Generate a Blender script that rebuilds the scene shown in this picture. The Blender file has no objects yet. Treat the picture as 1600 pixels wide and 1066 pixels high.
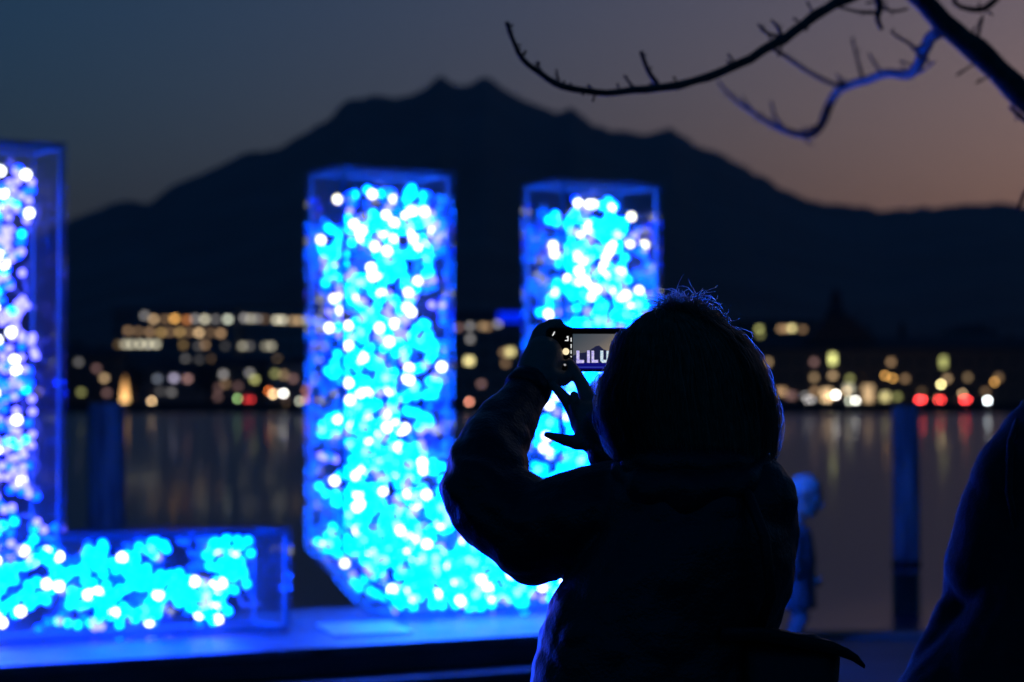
import bpy, bmesh, math, random
from mathutils import Vector, Matrix, noise
random.seed(7)
SC = bpy.context.scene
COL = SC.collection
R = math.radians

# ------------------------------------------------------------------ camera
F_PX = 85.0 / 36.0 * 1600.0
CAM_Z = 1.47
HORIZON = 632.0
PITCH = math.atan((HORIZON - 533.0) / F_PX)
cd = bpy.data.cameras.new('camera')
cd.lens = 85.0; cd.sensor_width = 36.0; cd.sensor_fit = 'HORIZONTAL'
cd.clip_start = 0.1; cd.clip_end = 30000.0
cd.dof.use_dof = True; cd.dof.focus_distance = 4.1; cd.dof.aperture_fstop = 4.2
cam = bpy.data.objects.new('camera', cd); COL.objects.link(cam)
cam.location = (0, 0, CAM_Z); cam.rotation_euler = (math.pi / 2 + PITCH, 0, 0)
SC.camera = cam

# ------------------------------------------------------------------ dusk sky (sun already set behind the ridge)
w = bpy.data.worlds.new('World'); SC.world = w; w.use_nodes = True
nt = w.node_tree; nt.nodes.clear()
sky = nt.nodes.new('ShaderNodeTexSky'); sky.sky_type = 'NISHITA'; sky.sun_disc = False
sky.sun_elevation = R(2.0); sky.sun_rotation = R(19.0)      # last glow low behind the ridge
sky.air_density = 1.0; sky.dust_density = 2.0; sky.ozone_density = 8.0
hs = nt.nodes.new('ShaderNodeVectorMath'); hs.operation = 'MULTIPLY'; hs.inputs[1].default_value = (3.85, 2.13, 1.27)   # the camera's cool white balance
bg = nt.nodes.new('ShaderNodeBackground'); bg.inputs['Strength'].default_value = 0.073
HAZE_D = 1.15e-4
wo = nt.nodes.new('ShaderNodeOutputWorld')
nt.links.new(sky.outputs[0], hs.inputs[0]); nt.links.new(hs.outputs[0], bg.inputs['Color'])
nt.links.new(bg.outputs[0], wo.inputs['Surface'])
SC.view_settings.view_transform = 'Standard'; SC.view_settings.look = 'None'
SC.view_settings.exposure = 0.0; SC.view_settings.gamma = 1.0
SC.view_settings.use_curve_mapping = False
cy = SC.cycles
cy.use_denoising = True; cy.denoiser = 'OPENIMAGEDENOISE'
cy.max_bounces = 6; cy.diffuse_bounces = 2; cy.glossy_bounces = 3; cy.transmission_bounces = 4
cy.transparent_max_bounces = 48; cy.volume_bounces = 0
cy.caustics_reflective = False; cy.caustics_refractive = False
cy.use_adaptive_sampling = False
cy.use_light_tree = True

def P(px, py, Y):
    """point of the place seen at photo pixel (px, py) at forward distance Y"""
    c, s = math.cos(PITCH), math.sin(PITCH)
    u = 533.0 - py
    d = Vector((px - 800.0, F_PX * c - u * s, F_PX * s + u * c))
    k = Y / d.y
    return Vector((0, 0, CAM_Z)) + d * k

def S(px, Y):
    return px * Y / F_PX

# ------------------------------------------------------------------ materials
MATS = {}
def principled(name, col, rough=0.6, metal=0.0, sheen=0.0, var=0.25, scale=8.0, bump=0.0, bscale=40.0, spec=0.5, transl=0.0):
    if name in MATS: return MATS[name]
    m = bpy.data.materials.new(name); m.use_nodes = True; MATS[name] = m
    t = m.node_tree; n = t.nodes; b = n['Principled BSDF']
    b.inputs['Roughness'].default_value = rough; b.inputs['Metallic'].default_value = metal
    b.inputs['Specular IOR Level'].default_value = spec
    if sheen:
        b.inputs['Sheen Weight'].default_value = sheen; b.inputs['Sheen Roughness'].default_value = 0.4
    tc = n.new('ShaderNodeTexCoord')
    nz = n.new('ShaderNodeTexNoise'); nz.inputs['Scale'].default_value = scale; nz.inputs['Detail'].default_value = 5
    mp = n.new('ShaderNodeMapRange')
    mp.inputs['To Min'].default_value = 1 - var; mp.inputs['To Max'].default_value = 1 + var
    mp.inputs['From Min'].default_value = 0.3; mp.inputs['From Max'].default_value = 0.7
    mx = n.new('ShaderNodeVectorMath'); mx.operation = 'SCALE'; mx.inputs[0].default_value = col[:3]
    t.links.new(tc.outputs['Object'], nz.inputs['Vector']); t.links.new(nz.outputs[0], mp.inputs[0])
    t.links.new(mp.outputs[0], mx.inputs['Scale']); t.links.new(mx.outputs[0], b.inputs['Base Color'])
    if bump:
        n2 = n.new('ShaderNodeTexNoise'); n2.inputs['Scale'].default_value = bscale; n2.inputs['Detail'].default_value = 4
        bp = n.new('ShaderNodeBump'); bp.inputs['Strength'].default_value = bump; bp.inputs['Distance'].default_value = 0.01
        t.links.new(tc.outputs['Object'], n2.inputs['Vector']); t.links.new(n2.outputs[0], bp.inputs['Height'])
        t.links.new(bp.outputs[0], b.inputs['Normal'])
    if transl:
        tr = n.new('ShaderNodeBsdfTranslucent'); ms = n.new('ShaderNodeMixShader'); ms.inputs[0].default_value = transl
        t.links.new(mx.outputs[0], tr.inputs['Color'])
        t.links.new(b.outputs[0], ms.inputs[1]); t.links.new(tr.outputs[0], ms.inputs[2])
        t.links.new(ms.outputs[0], n['Material Output'].inputs['Surface'])
    return m

def emit(name, col, strength):
    key = '%s_%.2f' % (name, strength)
    if key in MATS: return MATS[key]
    m = bpy.data.materials.new(key); m.use_nodes = True; MATS[key] = m
    t = m.node_tree; t.nodes.remove(t.nodes['Principled BSDF'])
    e = t.nodes.new('ShaderNodeEmission'); e.inputs[0].default_value = (*col, 1); e.inputs[1].default_value = strength
    t.links.new(e.outputs[0], t.nodes['Material Output'].inputs['Surface'])
    return m

def acrylic():
    m = bpy.data.materials.new('clear_acrylic'); m.use_nodes = True
    t = m.node_tree; n = t.nodes; n.remove(n['Principled BSDF'])
    tr = n.new('ShaderNodeBsdfTransparent'); tr.inputs[0].default_value = (0.93, 0.96, 0.98, 1)
    gl = n.new('ShaderNodeBsdfGlossy'); gl.inputs['Roughness'].default_value = 0.06
    df = n.new('ShaderNodeBsdfTranslucent'); df.inputs[0].default_value = (0.8, 0.8, 0.8, 1)
    fr = n.new('ShaderNodeFresnel'); fr.inputs[0].default_value = 1.49
    ge = n.new('ShaderNodeNewGeometry'); mi = n.new('ShaderNodeMapRange')
    mi.inputs['To Min'].default_value = 1.49; mi.inputs['To Max'].default_value = 1 / 1.49   # thin sheet: no total reflection on the way out
    t.links.new(ge.outputs['Backfacing'], mi.inputs[0]); t.links.new(mi.outputs[0], fr.inputs[0])
    nz = n.new('ShaderNodeTexNoise'); nz.inputs['Scale'].default_value = 5.0; nz.inputs['Detail'].default_value = 6
    tc = n.new('ShaderNodeTexCoord')
    mr = n.new('ShaderNodeMapRange'); mr.inputs['From Min'].default_value = 0.35; mr.inputs['From Max'].default_value = 0.7
    mr.inputs['To Min'].default_value = 0.003; mr.inputs['To Max'].default_value = 0.015   # dust and scratches on the sheet
    t.links.new(tc.outputs['Object'], nz.inputs['Vector']); t.links.new(nz.outputs[0], mr.inputs[0])
    m1 = n.new('ShaderNodeMixShader'); m2 = n.new('ShaderNodeMixShader')
    t.links.new(mr.outputs[0], m1.inputs[0]); t.links.new(tr.outputs[0], m1.inputs[1]); t.links.new(df.outputs[0], m1.inputs[2])
    t.links.new(fr.outputs[0], m2.inputs[0]); t.links.new(m1.outputs[0], m2.inputs[1]); t.links.new(gl.outputs[0], m2.inputs[2])
    t.links.new(m2.outputs[0], n['Material Output'].inputs['Surface'])
    return m

# ------------------------------------------------------------------ mesh helpers
class MB:
    def __init__(s): s.v = []; s.f = []; s.mi = []; s.cur = 0
    def add(s, vs, fs):
        o = len(s.v); s.v += [tuple(v) for v in vs]
        s.f += [tuple(i + o for i in f) for f in fs]; s.mi += [s.cur] * len(fs)
    def box(s, c, d, rz=0.0, bev=0.0):
        c = Vector(c); x, y, z = d[0] / 2, d[1] / 2, d[2] / 2
        m = Matrix.Rotation(rz, 3, 'Z')
        if bev <= 0:
            vs = [c + m @ Vector((a * x, b * y, e * z)) for e in (-1, 1) for b in (-1, 1) for a in (-1, 1)]
            s.add(vs, [(0, 2, 3, 1), (4, 5, 7, 6), (0, 1, 5, 4), (2, 6, 7, 3), (0, 4, 6, 2), (1, 3, 7, 5)])
        else:
            pr = []
            for a, b in ((1, 1), (-1, 1), (-1, -1), (1, -1)):
                for k in ((0, 1), (1, 0)) if a * b > 0 else ((1, 0), (0, 1)):
                    pr.append((a * (x - bev * k[0]), b * (y - bev * k[1])))
            rings = []
            for zz, q in ((-z, 1 - bev / max(x, y)), (-z + bev, 1), (z - bev, 1), (z, 1 - bev / max(x, y))):
                rings.append([c + m @ Vector((p[0] * q, p[1] * q, zz)) for p in pr])
            s.loft(rings)
    def loft(s, rings, cap=True):
        n = len(rings[0]); vs = [v for r in rings for v in r]; fs = []
        for i in range(len(rings) - 1):
            for j in range(n):
                k = (j + 1) % n
                fs.append((i * n + j, i * n + k, (i + 1) * n + k, (i + 1) * n + j))
        if cap:
            fs.append(tuple(range(n - 1, -1, -1))); fs.append(tuple((len(rings) - 1) * n + j for j in range(n)))
        s.add(vs, fs)
    def tube(s, pts, rad, n=8, cap=True):
        pts = [Vector(p) for p in pts]
        if not isinstance(rad, (list, tuple)): rad = [rad] * len(pts)
        rings = []; up = None
        for i, p in enumerate(pts):
            t = (pts[min(i + 1, len(pts) - 1)] - pts[max(i - 1, 0)])
            if t.length < 1e-9: t = Vector((0, 0, 1))
            t.normalize()
            if up is None:
                up = t.orthogonal().normalized()
            else:
                up = (up - t * up.dot(t))
                up = up.normalized() if up.length > 1e-6 else t.orthogonal().normalized()
            b = t.cross(up)
            rings.append([p + (up * math.cos(2 * math.pi * j / n) + b * math.sin(2 * math.pi * j / n)) * rad[i] for j in range(n)])
        s.loft(rings, cap)
    def ell(s, c, r, seg=16, ring=10, m=None):
        c = Vector(c); vs = []; fs = []
        if not isinstance(r, (list, tuple)): r = (r, r, r)
        for i in range(1, ring):
            th = math.pi * i / ring
            for j in range(seg):
                ph = 2 * math.pi * j / seg
                p = Vector((r[0] * math.sin(th) * math.cos(ph), r[1] * math.sin(th) * math.sin(ph), r[2] * math.cos(th)))
                vs.append(c + (m @ p if m else p))
        t = Vector((0, 0, r[2])); vs += [c + (m @ t if m else t), c - (m @ t if m else t)]
        a = len(vs) - 2
        for i in range(ring - 2):
            for j in range(seg):
                k = (j + 1) % seg
                fs.append((i * seg + j, (i + 1) * seg + j, (i + 1) * seg + k, i * seg + k))
        for j in range(seg):
            k = (j + 1) % seg
            fs.append((a, j, k)); fs.append((a + 1, (ring - 2) * seg + k, (ring - 2) * seg + j))
        s.add(vs, fs)
    def limb(s, pts, rad, n=14):
        """tapered round limb with rounded joints"""
        s.tube(pts, rad, n)
        for p, r in zip(pts, rad): s.ell(p, r * 0.995, n, 8)
    def prism(s, poly, a, b, axis=1):
        """polygon in two axes extruded from a to b along axis (0 x, 1 y, 2 z)"""
        n = len(poly)
        def v(p, h):
            return {0: (h, p[0], p[1]), 1: (p[0], h, p[1]), 2: (p[0], p[1], h)}[axis]
        vs = [v(p, a) for p in poly] + [v(p, b) for p in poly]
        fs = [tuple(range(n - 1, -1, -1)), tuple(range(n, 2 * n))]
        for j in range(n):
            k = (j + 1) % n; fs.append((j, k, n + k, n + j))
        s.add(vs, fs)
    def mesh(s, name, smooth=False, mats=()):
        me = bpy.data.meshes.new(name); me.from_pydata(s.v, [], s.f)
        for m in mats: me.materials.append(m)
        if len(mats) > 1: me.polygons.foreach_set('material_index', s.mi)
        me.validate()
        bm = bmesh.new(); bm.from_mesh(me); bmesh.ops.recalc_face_normals(bm, faces=bm.faces); bm.to_mesh(me); bm.free()
        if smooth: me.polygons.foreach_set('use_smooth', [True] * len(me.polygons))
        me.update(); return me
    def build(s, name, mat, parent=None, smooth=False, loc=None):
        mats = mat if isinstance(mat, (list, tuple)) else [mat]
        return link(name, s.mesh(name, smooth, mats), parent, loc)

def link(name, me, parent=None, loc=None):
    o = bpy.data.objects.new(name, me); COL.objects.link(o)
    if parent: o.parent = parent
    if loc is not None: o.location = loc
    return o

def tag(o, label=None, cat=None, group=None, kind=None):
    if label: o['label'] = label
    if cat: o['category'] = cat
    if group: o['group'] = group
    if kind: o['kind'] = kind
    return o

def empty(name, loc=(0, 0, 0), rz=0.0):
    o = bpy.data.objects.new(name, None); COL.objects.link(o); o.empty_display_size = 0.1
    o.location = loc; o.rotation_euler = (0, 0, rz); return o

def copy_tree(o, parent=None):
    c = o.copy(); COL.objects.link(c); c.parent = parent
    for ch in list(o.children): copy_tree(ch, c)
    return c

def fuse(mb, name, voxel, smooth=3, mats=()):
    """melt overlapping closed shells into one continuous surface"""
    ob = bpy.data.objects.new('temp', mb.mesh('temp')); COL.objects.link(ob)
    m = ob.modifiers.new('r', 'REMESH'); m.mode = 'VOXEL'; m.voxel_size = voxel
    if smooth:
        q = ob.modifiers.new('s', 'SMOOTH'); q.factor = 0.5; q.iterations = smooth
    dg = bpy.context.evaluated_depsgraph_get(); dg.update()
    me = bpy.data.meshes.new_from_object(ob.evaluated_get(dg)); me.name = name
    old = ob.data; bpy.data.objects.remove(ob); bpy.data.meshes.remove(old)
    me.materials.clear()
    for k in mats: me.materials.append(k)
    me.polygons.foreach_set('use_smooth', [True] * len(me.polygons)); me.update()
    return me

def wrinkle(me, amp, sc, zs=1.0, amp2=0.0, sc2=40.0):
    nrm = [v.normal.copy() for v in me.vertices]
    for v, n in zip(me.vertices, nrm):
        p = Vector((v.co.x * sc, v.co.y * sc, v.co.z * sc * zs))
        d = amp * (abs(noise.noise(p)) * 2 - 0.6 + 0.4 * noise.noise(p * 2.3))
        if amp2: d += amp2 * noise.noise(v.co * sc2)
        v.co += n * d
    me.update()

def offset_parent(o, root):
    """parent o, whose mesh is in world coordinates, to an Empty or mesh standing at root.location without moving it"""
    o.parent = root; o.location = -Vector(root.location)

# ------------------------------------------------------------------ setting: ground, water, far land, mountain
ASPH = principled('dark_paving', (0.05, 0.05, 0.052), 0.55, var=0.35, scale=1.4, bump=0.4, bscale=60)
STONE = principled('quay_stone', (0.16, 0.15, 0.14), 0.7, var=0.35, scale=2.0, bump=0.4, bscale=12)
QUAY_Y = 15.5; WATER_Z = -0.5
g = MB()
nx, ny = 60, 24
vs = []; fs = []
for j in range(ny + 1):
    for i in range(nx + 1):
        x = -90 + 180 * i / nx; y = -60 + (QUAY_Y - 0.35 + 60) * j / ny
        vs.append((x, y, 0.0))
for j in range(ny):
    for i in range(nx):
        a = j * (nx + 1) + i; fs.append((a, a + 1, a + nx + 2, a + nx + 1))
g.add(vs, fs)
tag(g.build('promenade_ground', ASPH), 'dark paved lakeside promenade running to the quay edge', kind='structure')
k0 = empty('quay_edge', (0, QUAY_Y, 0)); tag(k0, 'pale stone edge of the promenade above the lake', kind='structure')
x = -60.0; i = 0
kerb_me = MB(); kerb_me.box((0, 0, 0), (1.19, 0.36, 0.5), bev=0.015); kerb_me = kerb_me.mesh('stone', mats=[STONE])
while x < 60:
    if abs(x) < 16:
        o = link('stone', kerb_me, k0, (x, -0.17, -0.22 + random.uniform(-0.006, 0.006)))
    x += 1.2
wl = MB()
for a, b in ((-90, -16.6), (16.4, 90)): wl.box(((a + b) / 2, -0.17, -0.22), (b - a, 0.36, 0.5))
wl.box((0, -0.2, -1.22), (180, 0.4, 1.49))
wl.build('wall_face', STONE, k0)

def water_mat():
    m = bpy.data.materials.new('lake_water'); m.use_nodes = True
    t = m.node_tree; n = t.nodes; b = n['Principled BSDF']
    b.inputs['Base Color'].default_value = (0.012, 0.04, 0.14, 1); b.inputs['Roughness'].default_value = 0.05
    b.inputs['IOR'].default_value = 1.333
    geo = n.new('ShaderNodeNewGeometry')
    hts = []
    for sc, ys, st in ((0.9, 2.2, 0.55), (4.0, 1.8, 0.2), (0.12, 3.0, 1.2)):
        mp = n.new('ShaderNodeMapping'); mp.inputs['Scale'].default_value = (sc, sc * ys, sc)
        z = n.new('ShaderNodeTexNoise'); z.inputs['Scale'].default_value = 1.0; z.inputs['Detail'].default_value = 3
        mu = n.new('ShaderNodeMath'); mu.operation = 'MULTIPLY'; mu.inputs[1].default_value = st
        t.links.new(geo.outputs['Position'], mp.inputs[0]); t.links.new(mp.outputs[0], z.inputs['Vector'])
        t.links.new(z.outputs[0], mu.inputs[0]); hts.append(mu)
    a = n.new('ShaderNodeMath'); a.operation = 'ADD'; c = n.new('ShaderNodeMath'); c.operation = 'ADD'
    t.links.new(hts[0].outputs[0], a.inputs[0]); t.links.new(hts[1].outputs[0], a.inputs[1])
    t.links.new(a.outputs[0], c.inputs[0]); t.links.new(hts[2].outputs[0], c.inputs[1])
    bp = n.new('ShaderNodeBump'); bp.inputs['Strength'].default_value = 0.5; bp.inputs['Distance'].default_value = 0.0025
    t.links.new(c.outputs[0], bp.inputs['Height']); t.links.new(bp.outputs[0], b.inputs['Normal'])
    # small ripples that the picture cannot resolve: a second, broader lobe
    b2 = n.new('ShaderNodeBsdfPrincipled'); b2.inputs['Base Color'].default_value = (0.012, 0.04, 0.14, 1); b2.inputs['Roughness'].default_value = 0.31; b2.inputs['IOR'].default_value = 1.333
    ms = n.new('ShaderNodeMixShader'); ms.inputs[0].default_value = 0.82
    t.links.new(b.outputs[0], ms.inputs[1]); t.links.new(b2.outputs[0], ms.inputs[2]); t.links.new(ms.outputs[0], n['Material Output'].inputs['Surface'])
    return m
wm = MB(); wm.add([(-1600, QUAY_Y - 0.6, WATER_Z), (1600, QUAY_Y - 0.6, WATER_Z), (1600, 566, WATER_Z), (-1600, 566, WATER_Z)], [(0, 1, 2, 3)])
tag(wm.build('lake_water', water_mat()), 'calm dark lake between the promenade and the town', kind='structure')

def land_z(Y): return 1.8 + max(0.0, Y - 585.0) * 0.05
LAND = principled('far_bank', (0.045, 0.05, 0.04), 0.9, var=0.3, scale=0.05)
lm = MB(); xs = [-1500 + 60 * i for i in range(51)]; ys = [560, 575, 585, 620, 700, 800, 920, 1050]
vs = [(x, y, land_z(y) + (noise.noise(Vector((x * .01, y * .01, 3))) * 3 if y > 700 else 0)) for y in ys for x in xs]
vs = [(x, 560, -1.2) for x in xs] + vs; n = len(xs); fs = []
for j in range(len(ys)):
    for i in range(n - 1):
        fs.append((j * n + i, j * n + i + 1, (j + 1) * n + i + 1, (j + 1) * n + i))
lm.add(vs, fs); tag(lm.build('far_shore_terrain', LAND), 'far bank of the lake rising behind a low quay', kind='structure')

RIDGE = [(-2600, 470), (-1500, 440), (-700, 455), (-300, 425), (0, 395), (60, 372), (110, 345), (160, 326), (205, 312), (232, 318), (270, 290), (330, 265), (385, 237),
         (428, 237), (480, 205), (515, 188), (538, 160), (578, 147), (600, 152), (620, 158), (650, 146), (672, 133), (690, 119), (706, 129), (728, 136),
         (757, 121), (778, 133), (800, 150), (835, 167), (868, 180), (893, 171), (925, 192), (970, 205), (1010, 209), (1045, 202), (1080, 220),
         (1110, 235), (1150, 255), (1190, 275), (1220, 296), (1260, 315), (1300, 319), (1340, 323), (1400, 328), (1470, 325), (1520, 318),
         (1600, 322), (1750, 330), (2000, 300), (2400, 350), (2900, 400), (3600, 430), (4400, 470)]
def ridge(px):
    for (a, ya), (b, yb) in zip(RIDGE, RIDGE[1:]):
        if a <= px <= b:
            u = (px - a) / (b - a); return ya + (yb - ya) * u
    return 470
MTN = principled('mountain_forest', (0.07, 0.09, 0.085), 0.95, var=0.6, scale=0.004)
mm = MB(); cols = [-2600 + 1000 / 3.0 * 0 + i * 12 for i in range(584)]
rows = 34; vs = []; fs = []
for j in range(rows + 8):
    s = j / rows
    for px in cols:
        e = (HORIZON - ridge(px))
        e += 5 * noise.noise(Vector((px * .03, 0.3, 1))) + 4 * noise.noise(Vector((px * .09, 1.3, 1))) + 3 * abs(noise.noise(Vector((px * .21, 2.3, 1))))
        RY = 5200 + 500 * noise.noise(Vector((px * .0016, 4, 2)))
        y = 950 + (RY - 950) * min(s, 1)
        if s <= 1:
            q = 0.13 + 0.87 * s ** 0.85
            e = e * q + (1 - s) * s * 70 * noise.noise(Vector((px * .006, s * 3.0, 7))) + (1 - s) * s * 30 * noise.noise(Vector((px * .02, s * 9.0, 2)))
            p = P(px, HORIZON - e, y)
        else:
            y = RY + (s - 1) * 5000; p = P(px, HORIZON - e, RY); p.x *= y / RY; p.y = y; p.z -= (s - 1) * 4200
        vs.append(p)
n = len(cols)
for j in range(rows + 7):
    for i in range(n - 1):
        fs.append((j * n + i, j * n + i + 1, (j + 1) * n + i + 1, (j + 1) * n + i))
mm.add(vs, fs); tag(mm.build('mountain', MTN, smooth=True), 'jagged dark mountain ridge behind the lake town at dusk', kind='structure')

# ------------------------------------------------------------------ plinth that carries the letters
TH = R(32.0)
O_U = Vector((-0.8905, 12.6, 0.324))
DIR = Vector((math.cos(TH), math.sin(TH), 0)); DEP = Vector((-math.sin(TH), math.cos(TH), 0))
BOARD = principled('painted_deck', (0.12, 0.13, 0.15), 0.5, var=0.55, scale=5.0, bump=0.3, bscale=30)
DARKB = principled('plinth_side', (0.07, 0.07, 0.08), 0.45, var=0.3, scale=3.0, bump=0.2, bscale=20)
pl = empty('plinth', (O_U.x, O_U.y, 0), TH)
tag(pl, 'long low dark stepped plinth under the two glowing letters', 'plinth')
TOPZ = O_U.z - 0.006
X0, X1, Y0, Y1 = -7.2, 2.10, -0.93, 1.05
bw = (Y1 - Y0) / 6
for i in range(6):
    for k, (a, b) in enumerate(((-7.2, -4.0), (-4.0, -0.8), (-0.8, 2.10))):
        m = MB(); m.box(((a + b) / 2, Y0 + bw * (i + .5), TOPZ - 0.02 + random.uniform(-.0015, .0)), (b - a - 0.006, bw - 0.006, 0.04), bev=0.004)
        m.build('deck_board', BOARD, pl)
m = MB(); m.box(((X0 + X1) / 2, Y0 + 0.03, TOPZ - 0.09), (X1 - X0, 0.05, 0.09)); m.build('fascia', DARKB, pl)
m = MB(); m.box(((X0 + X1) / 2, Y0 + 0.12, TOPZ - 0.21), (X1 - X0 - .1, 0.05, 0.15)); m.build('riser', DARKB, pl)
m = MB(); m.box(((X0 + X1) / 2, Y0 - 0.10, TOPZ - 0.155), (X1 - X0, 0.30, 0.02), bev=0.004); m.build('ledge', BOARD, pl)
m = MB(); m.box(((X0 + X1) / 2, Y0 - 0.20, (TOPZ - 0.167) / 2), (X1 - X0 - .1, 0.04, TOPZ - 0.167)); m.build('lower_riser', DARKB, pl)
m = MB(); m.box(((X0 + X1) / 2, (Y0 + Y1) / 2 + .2, (TOPZ - 0.045) / 2), (X1 - X0 - .2, Y1 - Y0 - .55, TOPZ - 0.046)); m.build('core_box', DARKB, pl)
# white card lying on the deck
pc = [P(494, 976, 1), P(612, 972, 1), P(646, 988, 1), P(520, 994, 1)]
def on_plane(p, z):
    d = p - Vector((0, 0, CAM_Z)); return Vector((0, 0, CAM_Z)) + d * ((z - CAM_Z) / d.z)
pc = [on_plane(p, O_U.z) for p in pc]; cc = sum(pc, Vector()) / 4
m = MB(); lo = [p - cc for p in pc]
m.loft([[Vector((p.x, p.y, -0.004)) for p in lo], [Vector((p.x, p.y, 0.002)) for p in lo]])
o = m.build('notice_board', principled('white_board', (0.8, 0.8, 0.8), 0.35, var=0.05), loc=cc + Vector((0, 0, 0.002)))
tag(o, 'pale flat board lying on the plinth in front of the U', 'board')

# ------------------------------------------------------------------ light letters
ACR = acrylic()
EDGE = principled('frosted_edge', (0.07, 0.36, 0.44), 0.4, var=0.1, transl=0.4)
CABLE = principled('clear_cable', (0.5, 0.52, 0.55), 0.35, var=0.1, transl=0.4)
LED = {'cyan': emit('led_cyan', (0.0, 0.045, 1.0), 75.0), 'blue': emit('led_blue', (0.0, 0.02, 1.0), 24.0),
       'lav': emit('led_lavender', (0.095, 0.085, 1.0), 10.5), 'aqua': emit('led_aqua', (0.0, 0.085, 1.0), 46.0), 'white': emit('led_white', (1.0, 0.98, 1.0), 6.5), 'warm': emit('led_warm', (1.0, 0.90, 0.64), 5.5)}
def bulb_mesh(mat, r):
    bm = bmesh.new(); bmesh.ops.create_icosphere(bm, subdivisions=1, radius=r)
    me = bpy.data.meshes.new('led_bulb'); bm.to_mesh(me); bm.free(); me.materials.append(mat)
    me.polygons.foreach_set('use_smooth', [True] * len(me.polygons)); return me
RAD = {'cyan': 0.0215, 'aqua': 0.0225, 'blue': 0.02, 'lav': 0.02, 'white': 0.025, 'warm': 0.025}
BULB = {k: bulb_mesh(LED[k], RAD[k]) for k in LED}

def inside(poly, x, z):
    c = False; n = len(poly)
    for i in range(n):
        (x1, z1), (x2, z2) = poly[i], poly[(i + 1) % n]
        if (z1 > z) != (z2 > z) and x < (x2 - x1) * (z - z1) / (z2 - z1) + x1: c = not c
    return c
def edge_dist(poly, x, z):
    p = Vector((x, z)); best = 9
    for i in range(len(poly)):
        a = Vector(poly[i]); b = Vector(poly[(i + 1) % len(poly)]); ab = b - a
        t = max(0, min(1, (p - a).dot(ab) / ab.length_squared)); best = min(best, (p - a - ab * t).length)
    return best
def inset(poly, d):
    n = len(poly); out = []
    ar = sum(poly[i][0] * poly[(i + 1) % n][1] - poly[(i + 1) % n][0] * poly[i][1] for i in range(n))
    sg = 1 if ar > 0 else -1
    for i in range(n):
        p0, p1, p2 = Vector(poly[i - 1]), Vector(poly[i]), Vector(poly[(i + 1) % n])
        e1 = (p1 - p0).normalized(); e2 = (p2 - p1).normalized()
        n1 = Vector((-e1.y, e1.x)) * sg; n2 = Vector((-e2.y, e2.x)) * sg
        b = (n1 + n2); b = b / b.length_squared * 2
        q = p1 + b * d * 1.0
        out.append((q.x, q.y))
    return out

def light_letter(name, label, t0, poly, D, count, colour_of, density_of, margin, rng):
    root = empty(name, O_U + DIR * t0 - DEP * (0.25 if t0 < 0 else 0.0), TH); tag(root, label, 'light letter', 'giant acrylic light letters')
    T = 0.012
    m = MB(); m.prism(poly, 0, T); m.build('front_panel', ACR, root)
    m = MB(); m.prism(poly, D - T, D); m.build('back_panel', ACR, root)
    inn = inset(poly, T)
    n = len(poly)
    for i in range(n):
        k = (i + 1) % n
        q = [poly[i], poly[k], inn[k], inn[i]]
        m = MB(); m.prism(q, T + .001, D - T - .001); m.build('side_panel', ACR, root)
    inn2 = inset(poly, 0.026)
    for i in range(n):
        k = (i + 1) % n
        a, b = Vector(inn2[i]), Vector(inn2[k]); d = (b - a).normalized() * 0.0125
        for y, er in ((T + 0.014, 0.0125), (D - T - 0.014, 0.007)):
            m = MB(); e = Vector((a.x + d.x, y, a.y + d.y)); f = Vector((b.x - d.x, y, b.y - d.y))
            m.tube([e, f], er, 4); m.build('edge_strip', EDGE, root)
        m = MB(); m.tube([(a.x, T + .002, a.y), (a.x, D - T - .002, a.y)], 0.010, 4); m.build('corner_strip', EDGE, root)
    # strings of bulbs wandering through the box
    bulbs = []; cab = MB()
    xs = [p[0] for p in poly]; zs = [p[1] for p in poly]
    cells = []; st = 0.10
    nx_, nz_ = int((max(xs) - min(xs)) / st), int((max(zs) - min(zs)) / st)
    for i in range(nx_ + 1):
        for k in range(nz_ + 1): cells.append((min(xs) + i * st, min(zs) + k * st))
    for rep in range(30):
        rng.shuffle(cells)
        for cx_, cz_ in cells:
            if len(bulbs) >= count: break
            p = Vector((cx_ + rng.random() * st, rng.uniform(margin, D - margin), cz_ + rng.random() * st))
            if not inside(poly, p.x, p.z) or edge_dist(poly, p.x, p.z) < margin or rng.random() > density_of(p.x, p.z): continue
            d = Vector((rng.gauss(0, 1), rng.gauss(0, .5), rng.gauss(0, 1))).normalized()
            path = [p.copy()]; bright = rng.random()
            for s_ in range(rng.randint(4, 11)):
                d = (d + Vector((rng.gauss(0, .55), rng.gauss(0, .4), rng.gauss(0, .55)))).normalized()
                q = p + d * rng.uniform(0.035, 0.06)
                if not (margin < q.y < D - margin) or not inside(poly, q.x, q.z) or edge_dist(poly, q.x, q.z) < margin:
                    d = -d; continue
                p = q; path.append(p.copy())
                if density_of(p.x, p.z) > 0: bulbs.append((p.copy() + Vector((rng.gauss(0, .004), rng.gauss(0, .004), rng.gauss(0, .004))), colour_of(p.x, p.z, bright, rng)))
            if len(path) > 2: cab.tube(path, 0.004, 4, False)
    co = cab.build('light_cable', CABLE, root); co['kind'] = 'stuff'
    bulbs.sort(key=lambda b: b[0].y)
    for p, c in bulbs[:300]:
        o = link('led_bulb', BULB[c], root, p); o.rotation_euler = (rng.random() * 3, rng.random() * 3, 0)
    rest = MB(); keys = list(LED)
    base = {k: ([tuple(v.co) for v in BULB[k].vertices], [tuple(f.vertices) for f in BULB[k].polygons]) for k in LED}
    for p, c in bulbs[300:]:
        rest.cur = keys.index(c); vs, fs = base[c]
        rest.add([p + Vector(v) for v in vs], fs)
    if rest.v:
        o = rest.build('led_bulb_mass', [LED[k] for k in keys], root); o['kind'] = 'stuff'
    return root

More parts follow.
